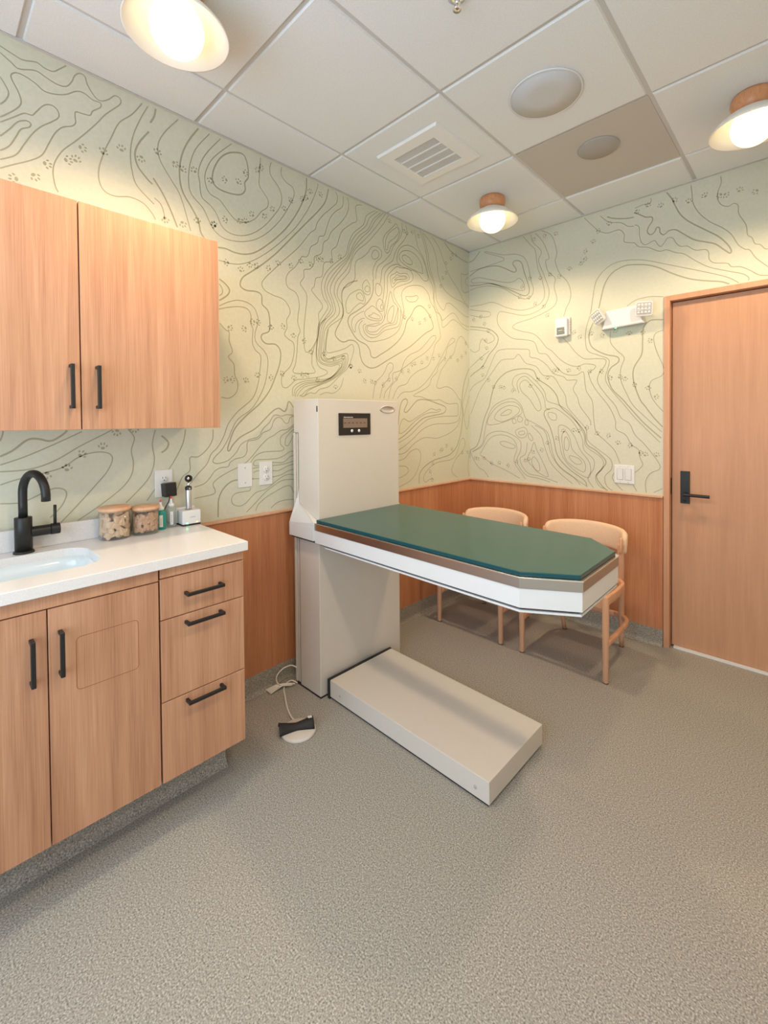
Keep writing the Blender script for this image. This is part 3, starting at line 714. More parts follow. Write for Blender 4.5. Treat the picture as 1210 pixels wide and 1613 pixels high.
bmesh.ops.recalc_face_normals(bm, faces=bm.faces)
o = obj('treadle', bm, 'rubber', t); sm = o.modifiers.new('solid', 'SOLIDIFY'); sm.thickness = .0025
c = a+(b-a)*.90
obj('pedal_label', slab([tuple((c+sdv*x+d*y)[:2]) for x, y in ((-.012, -.008), (.002, -.008), (.002, .010), (-.012, .010))], .0452, .0462), 'white', t)
obj('pedal_cord', tube(_b(), smooth_path([(.085, -1.7085, .006), (.064, -1.718, .012), (.048, -1.724, .010), (.046, -1.746, .006), (.070, -1.779, .0045), (.143, -1.819, .0045), (.202, -1.850, .0045), (.256, -1.872, .0045), (.300, -1.885, .006), (.325, -1.890, .010)]), .0038, 10), 'cord', t)
bm = tube(_b(), smooth_path([(.066, -1.6985, .075), (.046, -1.715, .085), (.038, -1.745, .086), (.036, -1.775, .078), (.038, -1.800, .060), (.044, -1.803, .035), (.056, -1.792, .02), (.075, -1.770, .016), (.092, -1.745, .014)]), .0032, 10)
for k in range(5):
    q = (k-2)*.006
    tube(bm, smooth_path([(.085+q*.3, -1.725, .010), (.066+q*.3, -1.765, .014+abs(q)*.3), (.052+q, -1.795, .014), (.046+q*1.5, -1.835, .007+.002*(k % 2)), (.044+q*1.8, -1.852, .006), (.040+q*1.5+.006, -1.838, .010), (.052+q*.8, -1.800, .020)]), .0030, 8)
tag(obj('power_cord', bm, 'cord', TABLE), 'white looped and bundled power cord')

# ---------------------------------------------------------------- chairs
def chair(cx, label):
    t = thing('armchair', label, 'chair', (cx, -.45, 0), 'low-back visitor chairs along the back wall')
    FXh, FYf = .2305, -.627
    for s in (-1, 1):
        bm = lathe(_b(), [(0, 0), (.0125, 0), (.0135, .004), (.0165, .25), (.0165, .436), (.0145, .444), (0, .445)], (cx+s*FXh, FYf, .003), 24)
        lg = obj('leg', bm, 'chairwood', t)
        obj('glide', lathe(_b(), [(0, 0), (.0135, 0), (.0135, .0035), (0, .0035)], (cx+s*FXh, FYf, 0), 20), 'rubber', lg)
    for s in (-1, 1):
        p = [(cx+s*(.170+.040*k/10), -.170-.150*k/10, .003+.637*k/10+ .0) for k in range(11)]
        rad = [.0125+.0045*min(k/5, 1) for k in range(11)]; 
        bm = tube(_b(), p+[(cx+s*.2115, -.3235, .648)], rad+[.012], 20)
        lg = obj('leg', bm, 'chairwood', t)
        obj('glide', lathe(_b(), [(0, 0), (.0135, 0), (.0135, .0035), (0, .0035)], (cx+s*.170, -.170, 0), 20), 'rubber', lg)
    def U(xh, yb, z, rc, inner=0):
        pts = [(cx+xh, FYf+.012, z), (cx+xh+.004, FYf+.12, z), (cx+xh+.002, yb-rc*1.3, z)]
        for k in range(0, 9):
            a_ = PI/2*k/8; pts.append((cx+xh-rc+rc*math.cos(a_), yb-rc+rc*math.sin(a_), z))
        L = pts + [(2*cx-x, y, zz) for x, y, zz in pts[::-1]]
        return smooth_path(L, 3)
    obj('seat_rail', tube(_b(), U(.232, -.262, .418, .115), .01, 16, flat=(.011, .024)), 'chairwood', t)
    obj('stretcher', tube(_b(), U(.232, -.198, .198, .105), .01, 16, flat=(.011, .014)), 'chairwood', t)
    obj('front_rail', tube(_b(), [(cx-.215, FYf+.004, .402), (cx+.215, FYf+.004, .402)], .01, 16, flat=(.010, .026)), 'chairwood', t)
    pts = [(x, y) for x, y, z in U(.220, -.275, 0, .105)]
    bm = prism(_b(), [(x, y, .392) for x, y in pts[::2]], (0, 0, .022))
    obj('seat', bm, 'seat', t, .006, seg=3)
    # curved upholstered back
    bm = _b(); n = 30; rings = []
    for k in range(n+1):
        s = -1+2*k/n; a_ = s*math.radians(84)
        rx, ry = .222, .150
        x = cx+rx*math.sin(a_)*1.03; y = -.325+ry*math.cos(a_)-.012*abs(s)**6
        nx_, ny_ = math.sin(a_)/rx, math.cos(a_)/ry; q = math.hypot(nx_, ny_); nx_, ny_ = nx_/q, ny_/q
        e = max(0, (abs(s)-.86)/.14); zt = .724-.020*s*s-.030*e**2.2; zb = .588-.006*s*s+.026*e**2.2; th = .0175*(1-.35*e**3)
        ring = []
        m = 16
        for i in range(m):
            b_ = 2*PI*i/m; cc, ss = math.cos(b_), math.sin(b_); ex = .35
            cc = math.copysign(abs(cc)**.8, cc); ss = math.copysign(abs(ss)**ex, ss)
            zz = (zt+zb)/2+ss*(zt-zb)/2; off = cc*th + (zz-.65)*.06
            ring.append(bm.verts.new((x+nx_*off, y+ny_*off, zz)))
        rings.append(ring)
    for R1, R2 in zip(rings, rings[1:]):
        for i in range(m): bm.faces.new((R1[i], R1[(i+1) % m], R2[(i+1) % m], R2[i]))
    bm.faces.new(rings[0][::-1]); bm.faces.new(rings[-1]); bmesh.ops.recalc_face_normals(bm, faces=bm.faces)
    obj('backrest', bm, 'fabric', t, smooth=True)
    for s in (-1, 1):
        bm = _b(); tube(bm, [(cx+s*.2165, -.350, .600), (cx+s*.2185, -.352, .612), (cx+s*.2215, -.353, .650), (cx+s*.222, -.353, .680), (cx+s*.2210, -.350, .690)], [.005, .0085, .0095, .0085, .005], 14)
        obj('end_cap', bm, 'chairwood', t)
    return t
chair(1.0015, 'tan upholstered wooden armchair nearest the door, partly behind the exam table tip')
chair(.402, 'tan upholstered wooden armchair nearest the room corner, mostly hidden by the exam table')

# ---------------------------------------------------------------- printed pattern of the wallpaper (contour lines and paw prints), in metres on each wall
LEFT_LINES = [(1,0,[-2.817,2.629,-2.782,2.62,-2.756,2.616,-2.719,2.629,-2.697,2.622,-2.671,2.623,-2.651,2.643,-2.631,2.666]),
(1,0,[-2.817,2.607,-2.789,2.59,-2.768,2.579,-2.722,2.598,-2.691,2.59,-2.659,2.583,-2.632,2.59,-2.615,2.615,-2.604,2.645,-2.588,2.661,-2.572,2.658,-2.565,2.633,-2.544,2.602,-2.523,2.592,-2.496,2.61,-2.473,2.637,-2.454,2.635,-2.454,2.614,-2.482,2.578,-2.509,2.544,-2.535,2.502,-2.572,2.448,-2.608,2.399,-2.646,2.35,-2.67,2.3,-2.677,2.258,-2.671,2.212,-2.662,2.192]),
(1,0,[-2.819,2.525,-2.805,2.503,-2.797,2.48,-2.805,2.454,-2.82,2.432]),
(1,0,[-2.821,2.388,-2.786,2.426,-2.767,2.454,-2.764,2.475,-2.772,2.501,-2.787,2.531,-2.789,2.548,-2.774,2.562,-2.75,2.562,-2.723,2.553,-2.698,2.539,-2.666,2.544,-2.632,2.561,-2.601,2.588,-2.577,2.594,-2.548,2.583,-2.523,2.584,-2.523,2.567,-2.549,2.54,-2.557,2.521,-2.578,2.515,-2.603,2.511,-2.606,2.493,-2.605,2.469,-2.617,2.452,-2.645,2.435,-2.668,2.404,-2.688,2.356,-2.708,2.308,-2.74,2.276,-2.789,2.241,-2.824,2.215]),
(1,0,[-2.821,2.371,-2.786,2.404,-2.756,2.432,-2.734,2.436,-2.722,2.454,-2.699,2.488,-2.676,2.499,-2.659,2.488,-2.657,2.465,-2.677,2.44,-2.707,2.41,-2.732,2.375,-2.757,2.326,-2.782,2.277,-2.823,2.245]),
(1,0,[-2.822,2.324,-2.798,2.357,-2.774,2.394,-2.75,2.409,-2.738,2.403,-2.744,2.389,-2.766,2.372,-2.781,2.338,-2.799,2.3,-2.823,2.275]),
(1,0,[-2.373,2.657,-2.411,2.595,-2.459,2.538,-2.487,2.469,-2.511,2.407,-2.531,2.332,-2.531,2.281,-2.513,2.249,-2.476,2.243,-2.424,2.258,-2.375,2.25,-2.342,2.22,-2.329,2.197]),
(1,0,[-2.352,2.655,-2.382,2.587,-2.408,2.513,-2.42,2.437,-2.414,2.36,-2.395,2.31,-2.333,2.26]),
(2,0,[-2.321,2.66,-2.327,2.627,-2.343,2.592]),
(2,0,[-2.349,2.553,-2.384,2.497,-2.403,2.444,-2.394,2.395,-2.361,2.358,-2.338,2.341]),
(2,0,[-2.335,2.368,-2.301,2.321,-2.271,2.266,-2.24,2.193]),
(1,0,[-2.332,2.287,-2.306,2.268,-2.294,2.231,-2.294,2.208]),
(1,0,[-2.23,2.659,-2.284,2.583,-2.313,2.519,-2.308,2.457,-2.264,2.39,-2.224,2.33,-2.183,2.194]),
(2,0,[-2.142,2.661,-2.192,2.576,-2.221,2.492,-2.227,2.414,-2.214,2.352,-2.177,2.298,-2.148,2.249,-2.134,2.194,-2.086,2.157,-2.057,2.156,-2.02,2.16,-1.976,2.154,-1.924,2.159,-1.87,2.182,-1.806,2.233,-1.74,2.297,-1.679,2.367,-1.623,2.45,-1.582,2.53,-1.558,2.599,-1.555,2.665]),
(1,0,[-2.091,2.66,-2.153,2.569,-2.181,2.489,-2.189,2.409,-2.176,2.356,-2.127,2.314,-2.097,2.262,-2.074,2.229,-2.032,2.207,-1.975,2.208,-1.917,2.223,-1.855,2.254,-1.791,2.307,-1.724,2.385,-1.678,2.458,-1.638,2.538,-1.645,2.581,-1.683,2.593,-1.713,2.62,-1.711,2.66]),
(1,0,[-2.039,2.661,-2.113,2.556,-2.144,2.475,-2.14,2.428,-2.131,2.362,-2.095,2.339,-2.066,2.312,-2.037,2.258,-1.994,2.238,-1.936,2.245,-1.875,2.276,-1.812,2.332,-1.753,2.408,-1.719,2.464,-1.713,2.511,-1.733,2.555,-1.773,2.591,-1.781,2.626,-1.772,2.661]),
(1,0,[-1.985,2.661,-2.072,2.563,-2.109,2.489,-2.115,2.437,-2.095,2.391,-2.047,2.376,-2.011,2.342,-1.974,2.312,-1.935,2.31,-1.895,2.325,-1.861,2.354,-1.832,2.394,-1.797,2.428,-1.793,2.464,-1.817,2.493,-1.841,2.522,-1.84,2.571,-1.832,2.661]),
(2,1,[-1.966,2.629,-1.927,2.637,-1.908,2.612,-1.9,2.567,-1.902,2.533,-1.919,2.505,-1.918,2.469,-1.94,2.44,-1.985,2.427,-2.04,2.425,-2.07,2.437,-2.081,2.462,-2.072,2.511,-2.044,2.568,-2.007,2.607]),
(1,0,[-2.057,2.098,-2.008,2.096,-1.958,2.103,-1.898,2.129,-1.828,2.178,-1.756,2.241,-1.695,2.303,-1.632,2.374,-1.583,2.443,-1.532,2.527,-1.488,2.625,-1.477,2.663]),
(2,0,[-1.404,2.662,-1.428,2.583,-1.481,2.51,-1.55,2.433,-1.624,2.35,-1.695,2.27,-1.756,2.203,-1.829,2.134,-1.892,2.082,-1.937,2.044,-1.95,2.004,-1.921,1.987,-1.862,1.991,-1.836,1.977,-1.833,1.935,-1.802,1.909,-1.792,1.863,-1.796,1.807,-1.835,1.785,-1.839,1.761,-1.813,1.741,-1.759,1.743,-1.731,1.71,-1.737,1.645,-1.766,1.57,-1.799,1.504,-1.853,1.439,-1.93,1.376,-1.988,1.316,-2.017,1.249,-2.025,1.22,-2.017,1.212,-1.997,1.241,-1.956,1.277,-1.881,1.314,-1.827,1.361,-1.782,1.401,-1.745,1.417,-1.712,1.401,-1.697,1.418,-1.687,1.451,-1.673,1.447,-1.656,1.423]),
(1,0,[-1.354,2.663,-1.34,2.642,-1.345,2.605,-1.383,2.563,-1.446,2.5,-1.486,2.446,-1.5,2.407,-1.534,2.377,-1.568,2.333,-1.617,2.272,-1.697,2.192,-1.772,2.116,-1.817,2.067,-1.834,2.036,-1.818,2.008,-1.774,1.993,-1.709,1.982,-1.675,1.947,-1.671,1.915,-1.691,1.879,-1.69,1.838,-1.706,1.803,-1.683,1.781,-1.649,1.761,-1.65,1.702,-1.67,1.642,-1.714,1.598,-1.726,1.572,-1.722,1.532,-1.696,1.525,-1.666,1.547,-1.636,1.57,-1.575,1.578,-1.48,1.597,-1.429,1.618,-1.435,1.635,-1.479,1.649,-1.5,1.683,-1.501,1.752,-1.487,1.823,-1.476,1.886,-1.431,1.928]),
(1,0,[-1.297,2.657,-1.303,2.597,-1.355,2.551,-1.393,2.503,-1.421,2.438,-1.439,2.39,-1.474,2.373,-1.488,2.335,-1.531,2.302,-1.544,2.265,-1.561,2.24,-1.59,2.234,-1.602,2.216,-1.635,2.168,-1.678,2.125,-1.693,2.083,-1.679,2.049,-1.63,2.03,-1.611,1.975,-1.62,1.915,-1.622,1.873,-1.608,1.833,-1.623,1.797,-1.629,1.721,-1.64,1.653,-1.656,1.618,-1.641,1.605,-1.585,1.607,-1.512,1.619,-1.532,1.662,-1.526,1.732,-1.493,1.805]),
(1,0,[-1.264,2.662,-1.254,2.621,-1.27,2.564,-1.318,2.498,-1.385,2.428,-1.412,2.377,-1.444,2.347,-1.458,2.287,-1.506,2.254,-1.511,2.218,-1.537,2.181,-1.578,2.165,-1.579,2.127,-1.604,2.088,-1.584,2.064,-1.561,2.027,-1.571,1.94,-1.582,1.853,-1.583,1.777,-1.578,1.735,-1.563,1.724,-1.531,1.749,-1.493,1.814,-1.481,1.894,-1.483,1.946,-1.458,1.981,-1.465,2.01,-1.527,2.063,-1.511,2.092,-1.499,2.138,-1.456,2.161,-1.441,2.236,-1.387,2.26,-1.386,2.32,-1.348,2.359,-1.31,2.45,-1.231,2.521,-1.19,2.553,-1.199,2.632,-1.148,2.657]),
(2,0,[-1.189,2.193,-1.264,2.158,-1.313,2.093,-1.305,1.976,-1.327,1.926,-1.366,1.857,-1.346,1.824,-1.305,1.811,-1.256,1.828,-1.21,1.825,-1.182,1.797,-1.173,1.749,-1.15,1.702,-1.097,1.678,-1.037,1.687,-0.943,1.735,-0.832,1.791,-0.716,1.85,-0.618,1.917,-0.542,1.967,-0.463,2.011,-0.476,2.067,-0.515,2.11,-0.566,2.141,-0.616,2.146,-0.665,2.116,-0.702,2.063,-0.744,2.017,-0.774,1.943,-0.832,1.875,-0.92,1.812,-0.995,1.771,-1.046,1.744,-1.081,1.751,-1.091,1.786,-1.125,1.817,-1.191,1.837,-1.237,1.879,-1.268,1.929,-1.254,1.972,-1.198,2.009,-1.131,2.056,-1.082,2.107,-1.059,2.162,-1.059,2.226]),
(1,0,[-1.059,2.226,-1.055,2.23,-1.058,2.287,-1.029,2.344,-0.987,2.383,-0.982,2.421,-1.018,2.441,-1.068,2.427,-1.103,2.382,-1.147,2.343,-1.195,2.31,-1.209,2.265,-1.21,2.203,-1.251,2.153,-1.305,2.122]),
(1,1,[-1.033,2.418,-1.008,2.407,-1.013,2.377,-1.049,2.357,-1.069,2.37,-1.058,2.401]),
(1,1,[-1.115,2.214,-1.086,2.181,-1.086,2.138,-1.106,2.124,-1.14,2.135,-1.149,2.175]),
(1,1,[-1.11,2.179,-1.091,2.169,-1.096,2.147,-1.121,2.142,-1.13,2.158]),
(1,1,[-1.168,2.143,-1.14,2.124,-1.126,2.085,-1.141,2.061,-1.169,2.063,-1.217,2.027,-1.254,1.989,-1.276,1.989,-1.284,2.035,-1.261,2.087,-1.215,2.123]),
(1,1,[-1.169,2.125,-1.145,2.109,-1.143,2.082,-1.169,2.08,-1.193,2.086,-1.197,2.106]),
(1,1,[-1.02,2.213,-0.984,2.199,-0.985,2.162,-1.011,2.135,-1.036,2.152,-1.036,2.195]),
(1,1,[-0.996,2.12,-0.965,2.093,-0.971,2.052,-1.002,2.043,-1.032,2.066,-1.022,2.104]),
(1,1,[-0.986,2.086,-0.97,2.077,-0.981,2.057,-0.996,2.065]),
(1,1,[-1.064,2.064,-1.022,2.046,-0.981,2.017,-0.992,1.986,-1.054,1.975,-1.113,1.981,-1.132,2.013,-1.092,2.048]),
(1,1,[-1.058,2.022,-1.002,2.01,-1.008,1.992,-1.063,1.989,-1.101,1.996,-1.073,2.008]),
(1,0,[-1.132,1.975,-1.152,1.972,-1.19,1.948,-1.209,1.918,-1.211,1.883,-1.227,1.888,-1.241,1.92,-1.227,1.963,-1.18,1.998,-1.137,2.02]),
(1,1,[-0.873,2.095,-0.874,2.057,-0.896,1.994,-0.924,1.986,-0.934,2.017,-0.917,2.065,-0.884,2.096]),
(1,1,[-0.9,2.187,-0.889,2.159,-0.873,2.125,-0.835,2.094,-0.852,2.038,-0.875,1.989,-0.94,1.972,-0.993,1.942,-1.034,1.911,-1.084,1.9,-1.114,1.911,-1.104,1.933,-1.044,1.942,-0.982,1.973,-0.955,2.014,-0.933,2.077,-0.916,2.154]),
(1,0,[-0.829,2.095,-0.835,2.033,-0.853,1.985,-0.918,1.964,-0.972,1.938,-1.024,1.894,-1.084,1.886,-1.123,1.902,-1.123,1.93,-1.074,1.948,-1.003,1.97]),
(1,0,[-0.807,2.084,-0.807,2.023,-0.83,1.973,-0.886,1.95,-0.961,1.925,-1.024,1.88,-1.085,1.865,-1.133,1.887,-1.147,1.927,-1.123,1.944]),
(1,0,[-0.778,2.081,-0.79,2.025,-0.831,1.943,-0.919,1.886,-1.025,1.851,-1.105,1.841,-1.162,1.869,-1.181,1.922,-1.152,1.961]),
(1,1,[-0.838,2.328,-0.815,2.321,-0.746,2.337,-0.717,2.313,-0.747,2.287,-0.827,2.262,-0.883,2.216,-0.899,2.25,-0.899,2.287,-0.86,2.311]),
(1,1,[-0.838,2.309,-0.815,2.306,-0.758,2.319,-0.735,2.309,-0.77,2.29,-0.838,2.275,-0.872,2.241,-0.885,2.268,-0.86,2.288]),
(1,1,[-0.832,2.293,-0.752,2.313,-0.758,2.302,-0.838,2.278,-0.866,2.265]),
(1,0,[-0.961,2.009,-0.954,2.091,-0.932,2.169,-0.931,2.228,-0.926,2.281,-0.882,2.328,-0.837,2.362,-0.803,2.362,-0.722,2.374,-0.681,2.344,-0.687,2.304,-0.735,2.274,-0.805,2.244,-0.861,2.213,-0.873,2.173,-0.84,2.127,-0.806,2.095,-0.79,2.044]),
(1,0,[-0.981,2.086,-0.964,2.163,-0.958,2.223,-0.952,2.29,-0.903,2.346,-0.837,2.377,-0.803,2.37]),
(1,1,[-0.823,2.622,-0.806,2.597,-0.835,2.535,-0.891,2.482,-0.913,2.439,-0.94,2.425,-0.961,2.456,-0.965,2.506,-0.938,2.55,-0.879,2.605,-0.845,2.638]),
(1,1,[-0.834,2.618,-0.818,2.593,-0.857,2.544,-0.912,2.499,-0.929,2.45,-0.945,2.453,-0.942,2.505,-0.912,2.558,-0.857,2.604]),
(1,0,[-0.789,2.663,-0.784,2.611,-0.813,2.549,-0.869,2.488,-0.902,2.427,-0.956,2.369,-1.009,2.327,-1.03,2.286,-1.035,2.235]),
(1,0,[-0.748,2.66,-0.737,2.609,-0.767,2.555,-0.825,2.493,-0.859,2.439,-0.881,2.388,-0.946,2.343,-0.978,2.306,-0.989,2.245,-1.0,2.206]),
(1,1,[-0.576,2.376,-0.638,2.378,-0.734,2.386,-0.803,2.408,-0.814,2.443,-0.779,2.479,-0.709,2.497,-0.637,2.481,-0.588,2.438,-0.576,2.393]),
(1,1,[-0.519,2.341,-0.564,2.331,-0.638,2.37,-0.734,2.371,-0.803,2.377,-0.837,2.399,-0.825,2.463,-0.791,2.502,-0.732,2.53,-0.661,2.53,-0.587,2.494,-0.543,2.44,-0.515,2.366]),
(1,1,[-0.686,2.414,-0.734,2.406,-0.78,2.421,-0.785,2.443,-0.751,2.458,-0.698,2.442]),
(1,1,[-0.75,2.182,-0.689,2.194,-0.64,2.211,-0.625,2.198,-0.653,2.169,-0.713,2.154,-0.746,2.164]),
(1,0,[-0.779,2.027,-0.772,2.082,-0.789,2.148,-0.794,2.193,-0.759,2.238,-0.676,2.273,-0.577,2.284,-0.513,2.248,-0.488,2.196,-0.435,2.148,-0.408,2.086,-0.375,1.981,-0.382,1.947,-0.437,1.898,-0.465,1.829,-0.518,1.741,-0.633,1.692,-0.707,1.647,-0.754,1.597,-0.835,1.57,-0.891,1.492]),
(1,0,[-0.66,2.656,-0.624,2.548,-0.562,2.484,-0.512,2.375,-0.46,2.304,-0.454,2.223,-0.435,2.144,-0.381,2.124,-0.36,2.093,-0.347,2.036,-0.297,2.06,-0.224,2.11,-0.149,2.1,-0.072,2.067,-0.008,2.06]),
(1,0,[-0.598,2.666,-0.536,2.539,-0.511,2.432,-0.446,2.324,-0.447,2.232,-0.421,2.163,-0.367,2.109,-0.35,2.086,-0.325,2.099,-0.238,2.156,-0.186,2.156,-0.118,2.105,-0.056,2.092,-0.004,2.088]),
(1,0,[-0.573,2.662,-0.517,2.544,-0.492,2.437,-0.433,2.326,-0.427,2.261,-0.407,2.207,-0.352,2.166,-0.324,2.171,-0.295,2.219,-0.237,2.225,-0.148,2.193,-0.055,2.164,-0.004,2.168]),
(1,0,[-0.56,2.661,-0.47,2.606,-0.418,2.521,-0.392,2.402,-0.323,2.316,-0.207,2.279,-0.085,2.266,-0.003,2.236]),
(1,0,[-0.47,2.663,-0.389,2.612,-0.321,2.512,-0.25,2.426,-0.146,2.352,-0.07,2.278,-0.003,2.25]),
(2,0,[-0.319,2.664,-0.248,2.624,-0.159,2.604,-0.067,2.592,0.0,2.592]),
(1,0,[-0.001,2.509,-0.052,2.488,-0.107,2.48,-0.103,2.423,-0.1,2.37,-0.069,2.345,-0.002,2.368]),
(1,0,[-0.001,2.482,-0.044,2.454,-0.045,2.418,-0.001,2.411]),
(1,0,[-0.929,1.491,-0.901,1.574,-0.846,1.623,-0.8,1.687,-0.741,1.723,-0.669,1.768,-0.569,1.818,-0.491,1.875,-0.43,1.941,-0.437,1.961,-0.477,1.951,-0.543,1.894,-0.619,1.837,-0.717,1.795,-0.77,1.751,-0.8,1.695,-0.822,1.678,-0.878,1.662,-0.89,1.635,-0.89,1.597,-0.955,1.535,-0.972,1.49]),
(1,0,[-1.069,1.49,-1.053,1.567,-1.043,1.592,-0.996,1.628,-0.965,1.66,-0.938,1.706,-0.91,1.725,-0.883,1.714,-0.889,1.68,-0.922,1.648,-0.928,1.618,-0.976,1.578,-1.008,1.489]),
(1,0,[-0.847,1.494,-0.79,1.538,-0.696,1.549,-0.609,1.581,-0.519,1.643,-0.439,1.723,-0.356,1.823,-0.298,1.897,-0.24,1.965,-0.195,1.966,-0.21,1.942,-0.284,1.899,-0.306,1.845,-0.328,1.809,-0.398,1.752,-0.419,1.7,-0.48,1.654,-0.507,1.603,-0.572,1.567,-0.678,1.525,-0.659,1.516,-0.604,1.516,-0.527,1.5,-0.448,1.496,-0.386,1.501,-0.323,1.481,-0.259,1.473,-0.169,1.478,-0.158,1.435,-0.164,1.388,-0.215,1.382,-0.367,1.378,-0.509,1.362,-0.606,1.32,-0.68,1.273,-0.752,1.234,-0.839,1.202]),
(1,0,[-0.006,1.921,-0.057,1.97,-0.103,2.0,-0.15,1.976,-0.188,1.91,-0.211,1.855,-0.27,1.814,-0.328,1.757,-0.371,1.712,-0.399,1.659,-0.424,1.599,-0.386,1.584,-0.301,1.601,-0.214,1.575,-0.146,1.515,-0.123,1.503,-0.118,1.449,-0.13,1.388,-0.17,1.342,-0.26,1.326,-0.429,1.324,-0.529,1.307,-0.606,1.277,-0.681,1.231,-0.771,1.182,-0.844,1.151]),
(2,0,[-0.002,1.762,-0.059,1.672,-0.092,1.58,-0.106,1.476,-0.095,1.409,-0.113,1.281,-0.143,1.208,-0.184,1.143,-0.262,1.094,-0.37,1.075,-0.462,1.062,-0.552,1.031,-0.619,0.982,-0.629,0.91]),
(1,0,[-0.003,1.686,-0.028,1.619,-0.076,1.527,-0.094,1.476,-0.089,1.416,-0.06,1.314,-0.042,1.28,-0.018,1.314,-0.005,1.389]),
(1,0,[0.002,1.554,-0.028,1.492,-0.059,1.423,-0.071,1.382]),
(2,0,[-0.839,1.225,-0.787,1.246,-0.716,1.286,-0.643,1.332,-0.567,1.368,-0.449,1.387,-0.345,1.403,-0.313,1.433,-0.334,1.455,-0.428,1.475,-0.508,1.492,-0.585,1.497,-0.641,1.488,-0.687,1.457,-0.742,1.412,-0.768,1.406,-0.777,1.42,-0.75,1.461,-0.745,1.485,-0.763,1.496,-0.793,1.484,-0.815,1.449,-0.828,1.391,-0.838,1.322]),
(1,1,[-0.813,1.264,-0.769,1.281,-0.698,1.327,-0.624,1.368,-0.528,1.402,-0.428,1.409,-0.382,1.422,-0.387,1.432,-0.428,1.424,-0.489,1.433,-0.567,1.405,-0.643,1.374,-0.716,1.344,-0.751,1.351,-0.786,1.362,-0.816,1.328,-0.828,1.276]),
(1,0,[-0.844,1.128,-0.771,1.135,-0.681,1.19,-0.588,1.225,-0.51,1.227,-0.43,1.22,-0.347,1.234,-0.261,1.257,-0.171,1.302,-0.13,1.362]),
(1,0,[-0.845,1.085,-0.78,1.095,-0.718,1.138,-0.654,1.153,-0.617,1.133,-0.608,1.09,-0.628,1.037,-0.665,0.98,-0.729,0.938,-0.834,0.909]),
(1,0,[-0.845,1.049,-0.772,1.043,-0.742,1.022,-0.746,0.999,-0.79,0.979,-0.846,0.967]),
(1,0,[-0.169,0.909,-0.231,0.947,-0.241,0.988,-0.185,1.056,-0.115,1.099,-0.073,1.138,-0.067,1.185,-0.091,1.21,-0.126,1.194,-0.155,1.135,-0.196,1.077,-0.263,1.052,-0.349,1.048,-0.432,1.041,-0.513,1.01,-0.571,0.965,-0.577,0.929,-0.553,0.914,-0.514,0.929,-0.474,0.931]),
(1,0,[-0.008,1.093,-0.02,1.039,-0.027,0.971,-0.009,0.907]),
(1,0,[-2.058,1.872,-2.011,1.888,-1.955,1.901,-1.914,1.897,-1.896,1.869,-1.897,1.831,-1.886,1.802,-1.89,1.74,-1.875,1.703,-1.845,1.675,-1.852,1.596,-1.865,1.525,-1.895,1.461,-1.971,1.398,-2.02,1.339,-2.044,1.28,-2.075,1.23,-2.105,1.202,-2.126,1.157,-2.17,1.113,-2.203,1.074]),
(1,0,[-2.056,1.887,-2.011,1.913,-1.963,1.93,-1.914,1.928,-1.88,1.911,-1.864,1.883,-1.856,1.845,-1.874,1.788,-1.87,1.742,-1.823,1.7,-1.805,1.655,-1.816,1.567,-1.843,1.494,-1.896,1.415,-1.971,1.361,-2.004,1.308,-2.02,1.272,-2.052,1.221,-2.091,1.183,-2.095,1.162,-2.068,1.156,-2.022,1.168,-1.982,1.203,-1.957,1.239,-1.915,1.261,-1.864,1.274,-1.837,1.313,-1.801,1.344,-1.773,1.381,-1.726,1.377,-1.698,1.385,-1.657,1.381]),
(1,0,[-2.055,1.807,-2.029,1.782,-2.009,1.77,-2.01,1.732,-1.995,1.682,-2.015,1.654,-1.988,1.623,-1.984,1.571,-1.969,1.534,-1.978,1.489,-2.014,1.461,-2.052,1.464]),
(2,0,[-2.054,2.011,-2.025,1.995,-2.005,1.97,-2.018,1.942,-2.056,1.912]),
(1,0,[-2.055,1.989,-2.041,1.97,-2.041,1.948,-2.055,1.934]),
(1,0,[-2.185,1.058,-2.142,1.068,-2.114,1.091,-2.09,1.121,-2.06,1.135,-2.025,1.137,-2.014,1.156,-1.988,1.171,-1.946,1.179,-1.927,1.202,-1.926,1.237,-1.918,1.254,-1.885,1.258,-1.856,1.27,-1.839,1.293,-1.804,1.305,-1.786,1.325,-1.777,1.351,-1.756,1.369,-1.731,1.366,-1.707,1.34,-1.688,1.343,-1.678,1.367,-1.655,1.378]),
(1,0,[-2.186,1.007,-2.152,1.01,-2.116,1.013,-2.091,1.02,-2.089,1.036,-2.098,1.056,-2.093,1.072,-2.066,1.091,-2.025,1.111,-1.978,1.129,-1.936,1.148,-1.897,1.181,-1.857,1.224,-1.811,1.263,-1.781,1.276,-1.738,1.301,-1.695,1.308,-1.655,1.332]),
(1,0,[-1.908,1.149,-1.88,1.18,-1.84,1.195,-1.788,1.197,-1.734,1.197,-1.716,1.207,-1.727,1.221,-1.739,1.237,-1.733,1.272,-1.695,1.295,-1.655,1.324]),
(1,0,[-1.656,1.307,-1.683,1.286,-1.705,1.26,-1.709,1.228,-1.693,1.222,-1.677,1.243,-1.656,1.28]),
(1,0,[-1.658,1.169,-1.684,1.162,-1.71,1.142,-1.735,1.136,-1.786,1.14,-1.861,1.132,-1.887,1.132,-1.892,1.145,-1.875,1.159,-1.818,1.158,-1.759,1.159,-1.716,1.172,-1.684,1.189,-1.657,1.192]),
(1,0,[-1.898,1.118,-1.864,1.122,-1.786,1.124,-1.722,1.127,-1.658,1.139]),
(1,0,[-1.893,1.097,-1.865,1.105,-1.786,1.098,-1.747,1.097,-1.698,1.115,-1.658,1.123]),
(1,0,[-1.893,1.067,-1.865,1.066,-1.787,1.067,-1.735,1.073,-1.692,1.09,-1.659,1.094]),
